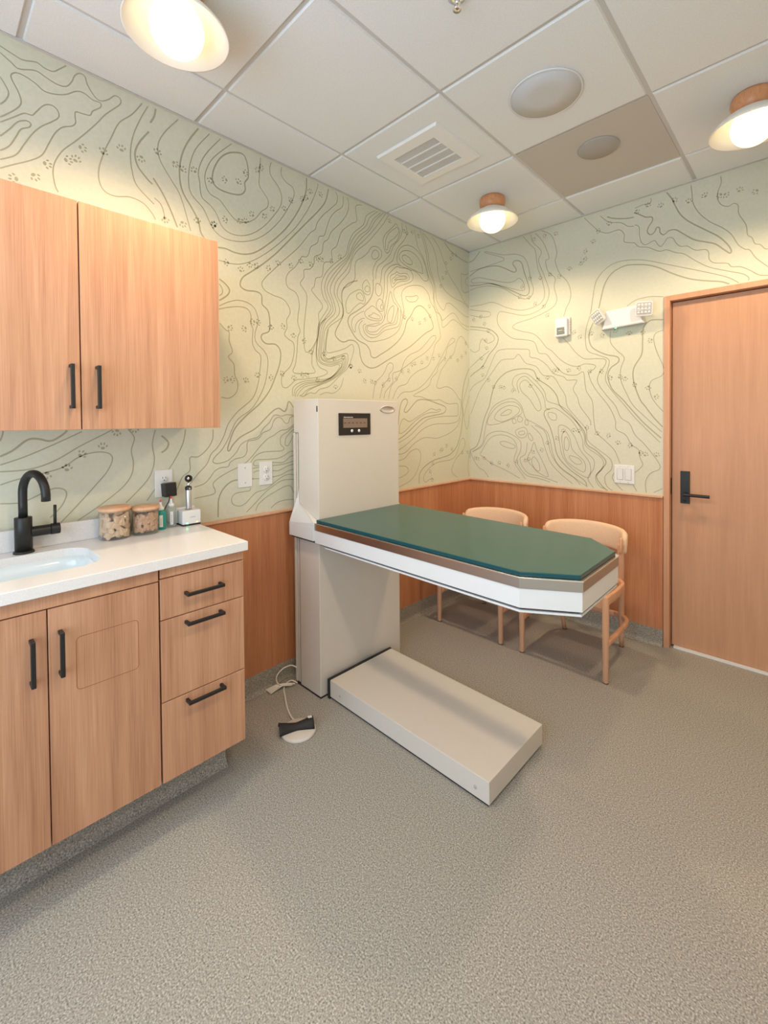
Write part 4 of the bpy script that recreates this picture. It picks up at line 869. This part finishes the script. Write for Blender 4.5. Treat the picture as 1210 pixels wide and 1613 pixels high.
(2,0,[-2.076,0.906,-2.075,0.953,-2.072,0.991,-2.052,1.032,-2.016,1.062,-1.977,1.07,-1.893,1.067]),
(1,0,[-1.91,1.023,-1.916,1.011,-1.948,1.01,-1.991,1.005,-2.009,0.983,-2.002,0.957,-1.971,0.943,-1.939,0.951,-1.911,0.975,-1.877,0.999,-1.826,1.008,-1.784,1.032,-1.736,1.059,-1.692,1.071,-1.659,1.066]),
(1,0,[-1.934,0.908,-1.895,0.938,-1.843,0.982,-1.796,1.013,-1.736,1.041,-1.692,1.044,-1.659,1.041]),
(1,0,[-1.884,0.908,-1.867,0.939,-1.821,0.969,-1.773,0.989,-1.718,1.009,-1.68,1.008,-1.66,0.97]),
(1,0,[-1.798,0.909,-1.762,0.932,-1.713,0.939,-1.661,0.935]),
(1,0,[-1.582,1.488,-1.545,1.505,-1.513,1.503,-1.48,1.527,-1.413,1.548,-1.331,1.616,-1.27,1.666,-1.245,1.715,-1.225,1.773,-1.238,1.805,-1.293,1.775,-1.365,1.749,-1.428,1.738,-1.433,1.786,-1.415,1.868]),
(1,0,[-1.481,1.496,-1.436,1.511,-1.385,1.509,-1.332,1.543,-1.308,1.599]),
(2,0,[-2.841,1.235,-2.807,1.254,-2.767,1.289,-2.737,1.292,-2.701,1.283,-2.669,1.301,-2.65,1.32]),
(1,0,[-2.841,1.206,-2.773,1.231,-2.689,1.271,-2.604,1.315]),
(1,0,[-2.842,1.183,-2.763,1.185,-2.69,1.21,-2.611,1.26,-2.542,1.298,-2.502,1.32]),
(1,0,[-2.842,1.138,-2.798,1.152,-2.727,1.167,-2.665,1.185,-2.612,1.221,-2.557,1.235,-2.515,1.227,-2.504,1.202,-2.523,1.157,-2.559,1.112,-2.622,1.039,-2.675,0.981]),
(1,0,[-2.843,1.074,-2.793,1.07,-2.759,1.081,-2.716,1.102,-2.685,1.11,-2.66,1.099,-2.657,1.075,-2.674,1.039,-2.706,1.005]),
(1,0,[-2.446,1.321,-2.424,1.286,-2.436,1.235,-2.429,1.184,-2.438,1.133,-2.473,1.086,-2.547,1.029,-2.623,0.98]),
(1,0,[-2.343,1.317,-2.356,1.258,-2.349,1.187,-2.371,1.118,-2.428,1.055,-2.459,1.025]),
(1,0,[-2.218,1.317,-2.232,1.252,-2.269,1.181,-2.304,1.13,-2.381,1.023]),
(2,0,[-2.319,1.292,-2.293,1.264,-2.298,1.237,-2.32,1.22]),
(1,0,[-2.094,1.314,-2.098,1.266,-2.125,1.224,-2.164,1.193,-2.201,1.191,-2.202,1.135,-2.234,1.11,-2.253,1.07,-2.271,1.027]),
(1,0,[-2.84,1.288,-2.834,1.306,-2.831,1.326]),
(1,0,[-1.033,2.663,-1.109,2.607,-1.138,2.542,-1.22,2.467,-1.261,2.387,-1.281,2.322,-1.364,2.253,-1.432,2.18,-1.462,2.108,-1.449,2.045,-1.416,1.995,-1.465,1.921,-1.491,1.861,-1.495,1.786,-1.5,1.721,-1.479,1.676,-1.408,1.662,-1.347,1.676,-1.337,1.66,-1.385,1.608,-1.445,1.585,-1.583,1.566,-1.653,1.532,-1.661,1.483]),
(1,0,[-1.013,2.663,-1.083,2.603,-1.118,2.54,-1.203,2.459,-1.25,2.384,-1.267,2.318,-1.34,2.25,-1.41,2.176,-1.439,2.099,-1.421,2.037,-1.395,1.99,-1.45,1.914,-1.481,1.858,-1.48,1.783,-1.487,1.719,-1.466,1.678,-1.398,1.672,-1.333,1.686,-1.323,1.664,-1.388,1.606,-1.454,1.576,-1.577,1.557,-1.639,1.524,-1.652,1.483]),
(1,0,[-0.988,2.662,-1.055,2.599,-1.099,2.527,-1.175,2.462,-1.232,2.376,-1.26,2.312,-1.322,2.247,-1.39,2.167,-1.422,2.098,-1.392,2.031,-1.383,1.977,-1.443,1.911,-1.47,1.848,-1.47,1.782,-1.478,1.726,-1.455,1.688,-1.384,1.682,-1.32,1.698,-1.321,1.664,-1.384,1.604,-1.473,1.568,-1.574,1.549,-1.631,1.512,-1.643,1.48]),
(1,0,[-0.964,2.669,-1.034,2.6,-1.086,2.524,-1.156,2.455,-1.22,2.376,-1.257,2.305,-1.308,2.242,-1.371,2.162,-1.4,2.093,-1.372,2.028,-1.366,1.971,-1.431,1.906,-1.457,1.845,-1.462,1.776,-1.468,1.722,-1.451,1.693,-1.376,1.692,-1.31,1.713,-1.31,1.663,-1.386,1.599,-1.483,1.559,-1.573,1.538,-1.613,1.51,-1.632,1.482]),
(1,0,[-0.944,2.67,-0.998,2.6,-1.07,2.515,-1.128,2.454,-1.211,2.371,-1.242,2.302,-1.277,2.239,-1.353,2.152,-1.37,2.083,-1.34,2.024,-1.338,1.966,-1.416,1.893,-1.447,1.84,-1.447,1.769,-1.455,1.727,-1.437,1.698,-1.362,1.712,-1.293,1.729,-1.301,1.663,-1.381,1.596,-1.501,1.546,-1.563,1.522,-1.6,1.493,-1.618,1.486]),
(1,0,[-0.915,2.67,-0.97,2.594,-1.045,2.508,-1.104,2.445,-1.195,2.365,-1.236,2.295,-1.256,2.23,-1.328,2.146,-1.348,2.074,-1.304,2.014,-1.315,1.954,-1.405,1.887,-1.43,1.832,-1.437,1.765,-1.446,1.726,-1.42,1.702,-1.352,1.724,-1.275,1.744,-1.289,1.664,-1.385,1.589,-1.51,1.539,-1.561,1.514,-1.584,1.486,-1.61,1.485])]
BACK_LINES = [(2,0,[-0.002,2.596,0.046,2.604,0.102,2.657]),
(1,0,[-0.003,2.521,0.124,2.525,0.259,2.531,0.31,2.537,0.296,2.56,0.216,2.6,0.148,2.635,0.171,2.634,0.303,2.577,0.402,2.556,0.469,2.516,0.502,2.446,0.522,2.343,0.541,2.278,0.528,2.232,0.482,2.216,0.414,2.248,0.302,2.328,0.184,2.372,0.077,2.382,-0.003,2.371]),
(2,0,[-0.003,2.48,0.093,2.519,0.215,2.516,0.288,2.491,0.387,2.43,0.408,2.444,0.381,2.494,0.408,2.509,0.449,2.484,0.469,2.417,0.495,2.337,0.511,2.272,0.489,2.24,0.442,2.255,0.331,2.322,0.2,2.386,0.092,2.398,-0.003,2.412]),
(1,1,[0.029,2.453,0.093,2.455,0.2,2.415,0.317,2.37,0.387,2.361,0.428,2.376,0.462,2.344,0.475,2.292,0.455,2.281,0.373,2.313,0.259,2.363,0.139,2.408,0.037,2.427]),
(1,0,[0.463,2.666,0.523,2.588,0.555,2.542,0.574,2.416,0.605,2.325,0.624,2.225,0.599,2.169,0.534,2.145,0.441,2.143,0.33,2.182,0.214,2.242,0.107,2.242,-0.004,2.249]),
(1,0,[0.523,2.661,0.536,2.608,0.6,2.524,0.58,2.463,0.618,2.358,0.655,2.242,0.637,2.162,0.573,2.114,0.468,2.101,0.344,2.141,0.272,2.16,0.25,2.105,0.279,2.036,0.372,1.952,0.468,1.927,0.547,1.898,0.579,1.821,0.636,1.803,0.685,1.738,0.757,1.661,0.839,1.643,0.884,1.662,0.895,1.616,0.906,1.536,0.944,1.466,0.952,1.37,0.967,1.272,1.022,1.212,1.078,1.154,1.112,1.072]),
(1,0,[0.555,2.663,0.612,2.587,0.656,2.468,0.631,2.45,0.649,2.374,0.698,2.316,0.692,2.258,0.71,2.16,0.661,2.11,0.534,2.071,0.414,2.054,0.379,2.027,0.441,1.993,0.534,1.961,0.585,1.918,0.636,1.851,0.673,1.823,0.734,1.757,0.793,1.716,0.85,1.699,0.895,1.712,0.961,1.698,0.955,1.673,0.923,1.653,0.934,1.602,0.971,1.532,1.045,1.431,1.084,1.344,1.089,1.285,1.144,1.25,1.176,1.192,1.218,1.159,1.224,1.113,1.239,1.068,1.198,1.019]),
(1,0,[0.6,2.668,0.675,2.611,0.711,2.489,0.699,2.433,0.729,2.344,0.782,2.274,0.805,2.2,0.799,2.143,0.776,2.101,0.758,2.046]),
(1,0,[0.752,1.901,0.793,1.855,0.839,1.792,0.895,1.746,0.972,1.739,1.024,1.728,1.024,1.695,0.982,1.632,0.982,1.576,1.035,1.496,1.086,1.43,1.117,1.356,1.166,1.32,1.197,1.251,1.249,1.195,1.32,1.096,1.33,1.051,1.28,1.02,1.255,0.966,1.26,0.904]),
(1,0,[1.698,2.067,1.654,2.104,1.58,2.144,1.478,2.193,1.369,2.244,1.266,2.292,1.194,2.315,1.106,2.326,1.035,2.306,0.972,2.243,0.95,2.148,0.934,2.039,0.906,1.943,0.901,1.864,0.917,1.795,0.982,1.76,1.045,1.726,1.04,1.671,1.025,1.607,1.056,1.539,1.142,1.428,1.208,1.343,1.352,1.186]),
(2,0,[1.658,2.069,1.62,2.09,1.555,2.109,1.478,2.137,1.397,2.184,1.324,2.236,1.266,2.266,1.194,2.286,1.136,2.292,1.066,2.266,1.019,2.2,0.993,2.095,0.972,2.011,0.939,1.949,0.923,1.884,0.945,1.814,1.024,1.761,1.096,1.737,1.101,1.704,1.056,1.67,1.04,1.617,1.066,1.538,1.127,1.47,1.161,1.427,1.249,1.32,1.352,1.22]),
(1,0,[1.056,1.899,1.056,1.833,1.096,1.774,1.136,1.727,1.117,1.665,1.117,1.589,1.156,1.491,1.19,1.427,1.269,1.343,1.352,1.259]),
(2,0,[1.347,1.928,1.279,1.934,1.242,1.893,1.238,1.821,1.233,1.738,1.19,1.658,1.19,1.574,1.224,1.467,1.252,1.425,1.3,1.354,1.352,1.292]),
(1,0,[1.347,1.867,1.307,1.853,1.298,1.813,1.316,1.739,1.348,1.654,1.343,1.604,1.289,1.577,1.275,1.537,1.289,1.474,1.321,1.423,1.352,1.386]),
(1,0,[1.151,2.044,1.204,2.071,1.279,2.076,1.347,2.062]),
(1,0,[-0.004,2.228,0.076,2.203,0.184,2.175,0.183,2.142,0.107,2.148,-0.005,2.185]),
(2,0,[-0.005,2.092,0.106,2.068,0.198,2.035,0.257,1.974,0.242,1.911,0.182,1.852,0.12,1.765,0.041,1.718,-0.007,1.681]),
(1,0,[-0.005,2.071,0.091,2.05,0.168,2.026,0.22,1.986,0.22,1.953,0.167,1.94,0.121,1.979,0.098,1.942,0.09,1.896,0.042,1.884,-0.006,1.928]),
(1,0,[-0.007,1.756,0.105,1.834,0.182,1.879]),
(1,0,[-0.008,1.557,0.041,1.623,0.135,1.67,0.181,1.747,0.242,1.859,0.315,1.876,0.44,1.862,0.507,1.848,0.514,1.798,0.572,1.779,0.636,1.731,0.685,1.667,0.757,1.638,0.781,1.613,0.844,1.608,0.821,1.552,0.85,1.493,0.867,1.434,0.928,1.346,0.934,1.309]),
(1,0,[0.04,1.461,0.104,1.592,0.211,1.718,0.285,1.796,0.385,1.798,0.426,1.826,0.48,1.758,0.559,1.726,0.61,1.661,0.685,1.643,0.733,1.569,0.769,1.508,0.781,1.439,0.843,1.359,0.904,1.284,0.916,1.21,0.987,1.15,1.056,1.093,1.062,1.033,1.022,0.982,1.033,0.923,1.067,0.896]),
(2,0,[0.18,1.457,0.226,1.611,0.314,1.696,0.426,1.719,0.533,1.703,0.572,1.639,0.66,1.573,0.709,1.511,0.733,1.44,0.818,1.359,0.892,1.271,0.91,1.185,0.97,1.144,1.028,1.08,1.005,1.03,0.97,0.978,1.005,0.92,1.039,0.893]),
(1,0,[1.194,2.417,1.219,2.387,1.266,2.371,1.324,2.333,1.364,2.33,1.408,2.303,1.451,2.283,1.509,2.228,1.57,2.18,1.653,2.139,1.715,2.11,1.74,2.084,1.738,2.07]),
(1,0,[0.885,2.674,0.95,2.592,0.982,2.555,1.035,2.523,1.106,2.523,1.136,2.483,1.136,2.44,1.194,2.419]),
(1,0,[0.993,2.645,1.045,2.59,1.116,2.563,1.155,2.53,1.189,2.52]),
(1,0,[1.194,2.625,1.236,2.632,1.272,2.627,1.283,2.639,1.28,2.657]),
(2,0,[1.035,2.626,1.076,2.602,1.146,2.58,1.189,2.574]),
(2,0,[1.194,2.6,1.224,2.577,1.254,2.554,1.286,2.544,1.289,2.52,1.269,2.491,1.263,2.463,1.281,2.442,1.301,2.452,1.312,2.474,1.327,2.467,1.33,2.44,1.349,2.422,1.375,2.437,1.408,2.433,1.445,2.4,1.498,2.351,1.55,2.324,1.595,2.3,1.634,2.259,1.66,2.233,1.665,2.248,1.648,2.285,1.609,2.337,1.549,2.391,1.477,2.456,1.434,2.509,1.407,2.568,1.391,2.612,1.363,2.662]),
(1,0,[1.194,2.527,1.218,2.506,1.221,2.452,1.231,2.41,1.254,2.39,1.284,2.399,1.304,2.399,1.318,2.373,1.335,2.358,1.352,2.376,1.369,2.397,1.394,2.39,1.413,2.353,1.435,2.331,1.467,2.323,1.504,2.291,1.55,2.282,1.565,2.263,1.568,2.226,1.59,2.199,1.648,2.182,1.668,2.159,1.705,2.15,1.742,2.124,1.782,2.089,1.818,2.079]),
(1,0,[1.482,2.66,1.487,2.615,1.492,2.558,1.519,2.495,1.569,2.43,1.629,2.376,1.667,2.329,1.695,2.269,1.723,2.238,1.744,2.227,1.769,2.18,1.817,2.123]),
(1,0,[1.618,2.658,1.62,2.621,1.606,2.579,1.606,2.538,1.623,2.502,1.652,2.485,1.676,2.493,1.694,2.475,1.697,2.431,1.727,2.364,1.734,2.31,1.752,2.29,1.764,2.256,1.786,2.244,1.804,2.219,1.817,2.214]),
(2,0,[0.18,1.456,0.132,1.353,0.098,1.22,0.063,1.145,0.005,1.113]),
(1,0,[0.04,1.461,0.012,1.398]),
(1,0,[0.027,1.099,0.114,1.162,0.14,1.265,0.166,1.367,0.216,1.452,0.312,1.499,0.389,1.503,0.449,1.446,0.478,1.363,0.55,1.322,0.634,1.269,0.661,1.204,0.681,1.113,0.72,1.037,0.817,0.966,0.904,0.911]),
(1,1,[0.223,1.366,0.264,1.423,0.343,1.456,0.419,1.44,0.426,1.405,0.358,1.358,0.28,1.337]),
(1,1,[0.28,1.394,0.335,1.425,0.369,1.417,0.343,1.39,0.288,1.382]),
(1,1,[0.169,1.316,0.174,1.367,0.232,1.438,0.312,1.478,0.404,1.475,0.452,1.411,0.404,1.371,0.264,1.323]),
(1,1,[0.479,1.635,0.522,1.592,0.579,1.495,0.595,1.428,0.564,1.416,0.508,1.498,0.449,1.555,0.435,1.611]),
(1,0,[0.404,1.558,0.374,1.615,0.397,1.668,0.479,1.683,0.551,1.63,0.62,1.546,0.641,1.48,0.715,1.451,0.78,1.411,0.843,1.334,0.892,1.246,0.904,1.172,0.999,1.102,1.01,1.042,0.964,0.978,0.987,0.919,1.022,0.904]),
(1,0,[0.427,1.543,0.412,1.612,0.435,1.652,0.479,1.662,0.522,1.625,0.593,1.548,0.62,1.493,0.634,1.427,0.701,1.425,0.792,1.359,0.843,1.296,0.88,1.221,0.892,1.147,0.952,1.088,0.952,1.026,0.916,0.962,0.952,0.903]),
(1,1,[0.654,1.4,0.701,1.386,0.704,1.348,0.672,1.348,0.647,1.377]),
(1,1,[0.721,1.302,0.779,1.296,0.83,1.233,0.867,1.146,0.928,1.062,0.928,0.975,0.892,0.972,0.817,1.017,0.753,1.09,0.73,1.179]),
(1,1,[0.766,1.27,0.798,1.22,0.817,1.144,0.892,1.072,0.898,1.01,0.867,1.008,0.779,1.066,0.753,1.142,0.743,1.231]),
(1,1,[0.773,1.232,0.792,1.194,0.786,1.143,0.764,1.148,0.76,1.206]),
(1,1,[0.798,1.105,0.855,1.089,0.877,1.059,0.842,1.05,0.802,1.08]),
(2,0,[0.661,1.42,0.627,1.414,0.62,1.375,0.661,1.295,0.688,1.204,0.714,1.101,0.792,1.015,0.892,0.947,0.91,0.905]),
(1,0,[0.55,1.309,0.62,1.269,0.647,1.19,0.674,1.099,0.74,1.012,0.83,0.955,0.867,0.914]),
(1,0,[0.521,1.309,0.592,1.242,0.62,1.163,0.66,1.059,0.727,0.985,0.817,0.916]),
(1,0,[0.097,1.087,0.182,1.207,0.279,1.238,0.373,1.211,0.41,1.143,0.387,1.044,0.462,0.939,0.477,0.919]),
(1,0,[0.036,1.107,0.114,1.147,0.165,1.236,0.263,1.266,0.357,1.246,0.433,1.198,0.44,1.13,0.41,1.045,0.477,0.953,0.577,0.934,0.66,0.915]),
(1,0,[0.492,1.186,0.477,1.104,0.433,1.061,0.491,0.968,0.591,0.949,0.714,0.917]),
(1,1,[0.543,1.188,0.564,1.134,0.605,1.056,0.647,0.953,0.577,0.974,0.535,1.012,0.492,1.064,0.521,1.133]),
(1,1,[0.542,1.086,0.578,1.041,0.584,0.988,0.549,0.999,0.524,1.052]),
(1,1,[0.373,1.35,0.396,1.357,0.404,1.329,0.381,1.323]),
(1,1,[0.426,1.377,0.456,1.357,0.441,1.333,0.416,1.343]),
(1,1,[0.478,1.349,0.5,1.336,0.492,1.309,0.475,1.322]),
(1,1,[0.507,1.254,0.535,1.214,0.521,1.2,0.499,1.227]),
(1,1,[0.426,1.26,0.463,1.268,0.47,1.247,0.433,1.24]),
(1,1,[0.403,1.274,0.463,1.295,0.492,1.268,0.478,1.227,0.433,1.219,0.403,1.246]),
(1,1,[0.271,1.18,0.311,1.189,0.388,1.163,0.391,1.142,0.349,1.14,0.295,1.156]),
(1,0,[0.097,1.08,0.197,1.019,0.325,0.97,0.432,0.922]),
(1,0,[0.005,1.113,0.027,1.054,0.079,0.983,0.13,0.957,0.172,0.909]),
(1,0,[0.005,1.113,0.001,1.023,-0.0,0.902]),
(1,0,[1.078,1.011,1.067,0.974,1.101,0.929,1.128,0.902]),
(1,0,[1.187,0.943,1.208,0.905]),
(1,0,[1.3,0.908,1.353,0.941])]
LEFT_PAWS = [-2.729,2.222,-2.693,2.281,-2.63,2.321,-2.605,2.336,-2.584,2.385,-2.515,2.402,-2.453,2.441,-2.381,2.429,-2.316,2.484,-2.245,2.462,-2.212,2.453,-2.164,2.469,-2.089,2.452,-2.789,2.195,-2.289,2.209,-2.216,2.213,-2.153,2.249,-2.077,2.253,-2.021,2.48,-1.952,2.497,-1.915,2.552,-1.85,2.592,-1.829,2.613,-1.815,2.662,-1.884,2.365,-1.815,2.378,-1.768,2.428,-1.697,2.454,-1.658,2.51,-1.585,2.543,-1.557,2.559,-1.531,2.602,-1.461,2.61,-1.326,2.658,-2.018,2.096,-1.945,2.081,-1.898,2.114,-1.864,2.119,-1.794,2.123,-1.738,2.162,-1.662,2.168,-1.598,2.207,-1.532,2.206,-1.485,2.249,-1.458,2.252,-1.387,2.26,-1.326,2.3,-2.076,2.257,-2.021,2.295,-1.948,2.312,-1.918,2.321,-2.005,1.792,-1.932,1.799,-1.886,1.839,-1.857,1.841,-1.785,1.828,-1.713,1.842,-1.65,1.804,-1.583,1.783,-1.537,1.727,-1.447,1.727,-1.864,1.579,-1.789,1.572,-1.723,1.597,-1.651,1.579,-1.596,1.599,-1.565,1.6,-1.496,1.578,-1.367,1.546,-1.252,1.673,-1.308,1.718,-1.377,1.707,-2.028,1.546,-1.997,1.549,-1.926,1.55,-1.179,1.651,-1.137,1.594,-1.078,1.594,-1.048,1.588,-0.976,1.578,-0.922,1.614,-0.851,1.626,-0.794,1.676,-0.73,1.686,-0.694,1.731,-0.663,1.741,-0.589,1.756,-0.531,1.791,-0.456,1.795,-0.39,1.824,-0.321,1.805,-0.248,1.825,-0.159,1.81,-0.105,1.842,-0.049,1.88,-0.049,1.953,-0.69,2.041,-0.611,2.026,-0.551,2.061,-0.495,2.092,-0.501,2.161,-0.767,2.04,-1.248,1.674,-0.3,2.517,-0.3,2.446,-0.343,2.396,-0.367,2.334,-0.684,2.633,-0.617,2.625,-0.766,2.616,-0.737,2.609,-0.905,2.638,-0.241,2.566,-0.219,2.602,-0.174,2.609,-0.457,1.105,-0.38,1.13,-0.359,1.135,-0.305,1.161,-0.24,1.132,-0.103,1.098,-0.032,1.098,-0.473,1.038,-0.503,0.984,-0.479,0.923,-2.488,1.309,-2.536,1.257,-2.605,1.23,-2.652,1.182,-2.715,1.159,-2.423,1.32]
BACK_PAWS = [0.107,2.151,0.044,2.138,0.14,2.09,0.175,2.031,0.152,1.962,0.159,1.901,0.113,1.826,0.125,1.758,0.123,1.698,0.176,1.657,0.218,1.601,0.277,1.598,0.306,1.591,0.377,1.564,0.516,1.591,0.572,1.633,0.644,1.64,0.691,1.684,0.715,1.688,0.79,1.678,0.859,1.687,0.928,1.659,1.0,1.655,0.643,2.072,0.618,2.139,0.554,2.168,0.508,2.221,0.435,2.238,0.455,2.308,0.515,2.359,0.593,2.34,0.662,2.348,0.728,2.321,0.797,2.357,0.873,2.373,0.899,2.394,0.902,2.444,0.95,2.495,0.982,2.552,1.047,2.579,0.761,2.659,0.705,2.616,0.625,2.625,0.546,2.624,0.828,1.929,0.865,1.892,0.939,1.904,1.007,1.884,1.086,1.902,1.164,1.875,1.238,1.87,1.28,1.815,1.339,1.772,1.056,1.61,1.112,1.611,1.141,1.598,1.195,1.557,1.269,1.534,1.312,1.478,0.754,1.273,0.824,1.277,0.857,1.273,0.91,1.294,0.71,1.22,0.643,1.187,0.599,1.136,0.535,1.12,0.477,1.056,0.503,1.067,0.975,1.257,1.045,1.243,1.101,1.2,1.171,1.186,1.229,1.142,1.255,1.135,1.315,1.135,0.053,1.051,0.076,1.049,0.134,1.055,0.197,1.019,0.265,1.026,0.338,1.011,0.407,1.041,1.404,2.604,1.332,2.597,1.472,2.575,1.546,2.581,1.613,2.556,1.642,2.549,1.701,2.557,1.765,2.523,1.266,2.622,1.206,2.602]
def wall_print(wall, lines, paws, axis):
    me = wall.data; bm = bmesh.new(); bm.from_mesh(me)
    off = 0.0006
    def pt(a, z): return (off, a, z) if axis == 0 else (a, -off, z)
    def ok(a, z):
        if not (.893 < z < H-.0012): return False
        if axis == 0: return RY < a < -.0015
        return .0015 < a < RX and (a < DX0-.002 or z > DZ+.002)
    for w, closed, flat in lines:
        P = [(flat[i], flat[i+1], 0) for i in range(0, len(flat), 2)]
        S = smooth_path(P, 5, bool(closed)); n = len(S); hw = .0021 if w == 1 else .0034
        vs = []
        for i, p in enumerate(S):
            t = (S[(i+1) % n]-S[i-1]) if closed else (S[min(i+1, n-1)]-S[max(i-1, 0)])
            if t.length < 1e-7: t = Vector((1, 0, 0))
            t.normalize(); q = Vector((-t.y, t.x, 0))*hw
            vs.append((bm.verts.new(pt(p.x+q.x, p.y+q.y)), bm.verts.new(pt(p.x-q.x, p.y-q.y)), ok(p.x, p.y)))
        for i in range(n if closed else n-1):
            A, B = vs[i], vs[(i+1) % n]
            if A[2] and B[2]: bm.faces.new((A[0], A[1], B[1], B[0])).material_index = 1
    rnd = random.Random(5)
    def blob(cx, cz, rx, rz, rot):
        vv = []
        for k in range(9):
            a = 2*PI*k/9; x, z = rx*math.cos(a), rz*math.sin(a)
            vv.append(bm.verts.new(pt(cx+x*math.cos(rot)-z*math.sin(rot), cz+x*math.sin(rot)+z*math.cos(rot))))
        bm.faces.new(vv).material_index = 1
    for i in range(0, len(paws), 2):
        a, z = paws[i], paws[i+1]
        if not (ok(a-.02, z-.02) and ok(a+.02, z+.02)): continue
        r = rnd.uniform(0, 2*PI); s = 1.3
        ct, st = math.cos(r), math.sin(r)
        for dx, dz, rx, rz, ro in ((0, -.006, .0058, .0042, 0), (-.0105, .000, .0024, .0038, .5), (-.0042, .0070, .0024, .0040, .15), (.0042, .0070, .0024, .0040, -.15), (.0105, .000, .0024, .0038, -.5)):
            blob(a+(dx*ct-dz*st)*s, z+(dx*st+dz*ct)*s, rx*s, rz*s, ro+r)
    loose = [v for v in bm.verts if not v.link_faces]
    bmesh.ops.delete(bm, geom=loose, context='VERTS')
    bm.to_mesh(me); bm.free()
# the print repeats mirrored past the traced stretch
def mirrored(lines, paws, c, lim):
    L = [(w, k, [c-v if i % 2 == 0 else v for i, v in enumerate(p)]) for w, k, p in lines]
    return lines+L, paws+[c-v if i % 2 == 0 else v for i, v in enumerate(paws)]
LEFT_LINES, LEFT_PAWS = mirrored(LEFT_LINES, LEFT_PAWS, -5.735, 0)
BACK_LINES, BACK_PAWS = mirrored(BACK_LINES, BACK_PAWS, 3.644, 0)
wall_print(WALL_LEFT, LEFT_LINES, LEFT_PAWS, 0)
wall_print(WALL_BACK, BACK_LINES, BACK_PAWS, 1)
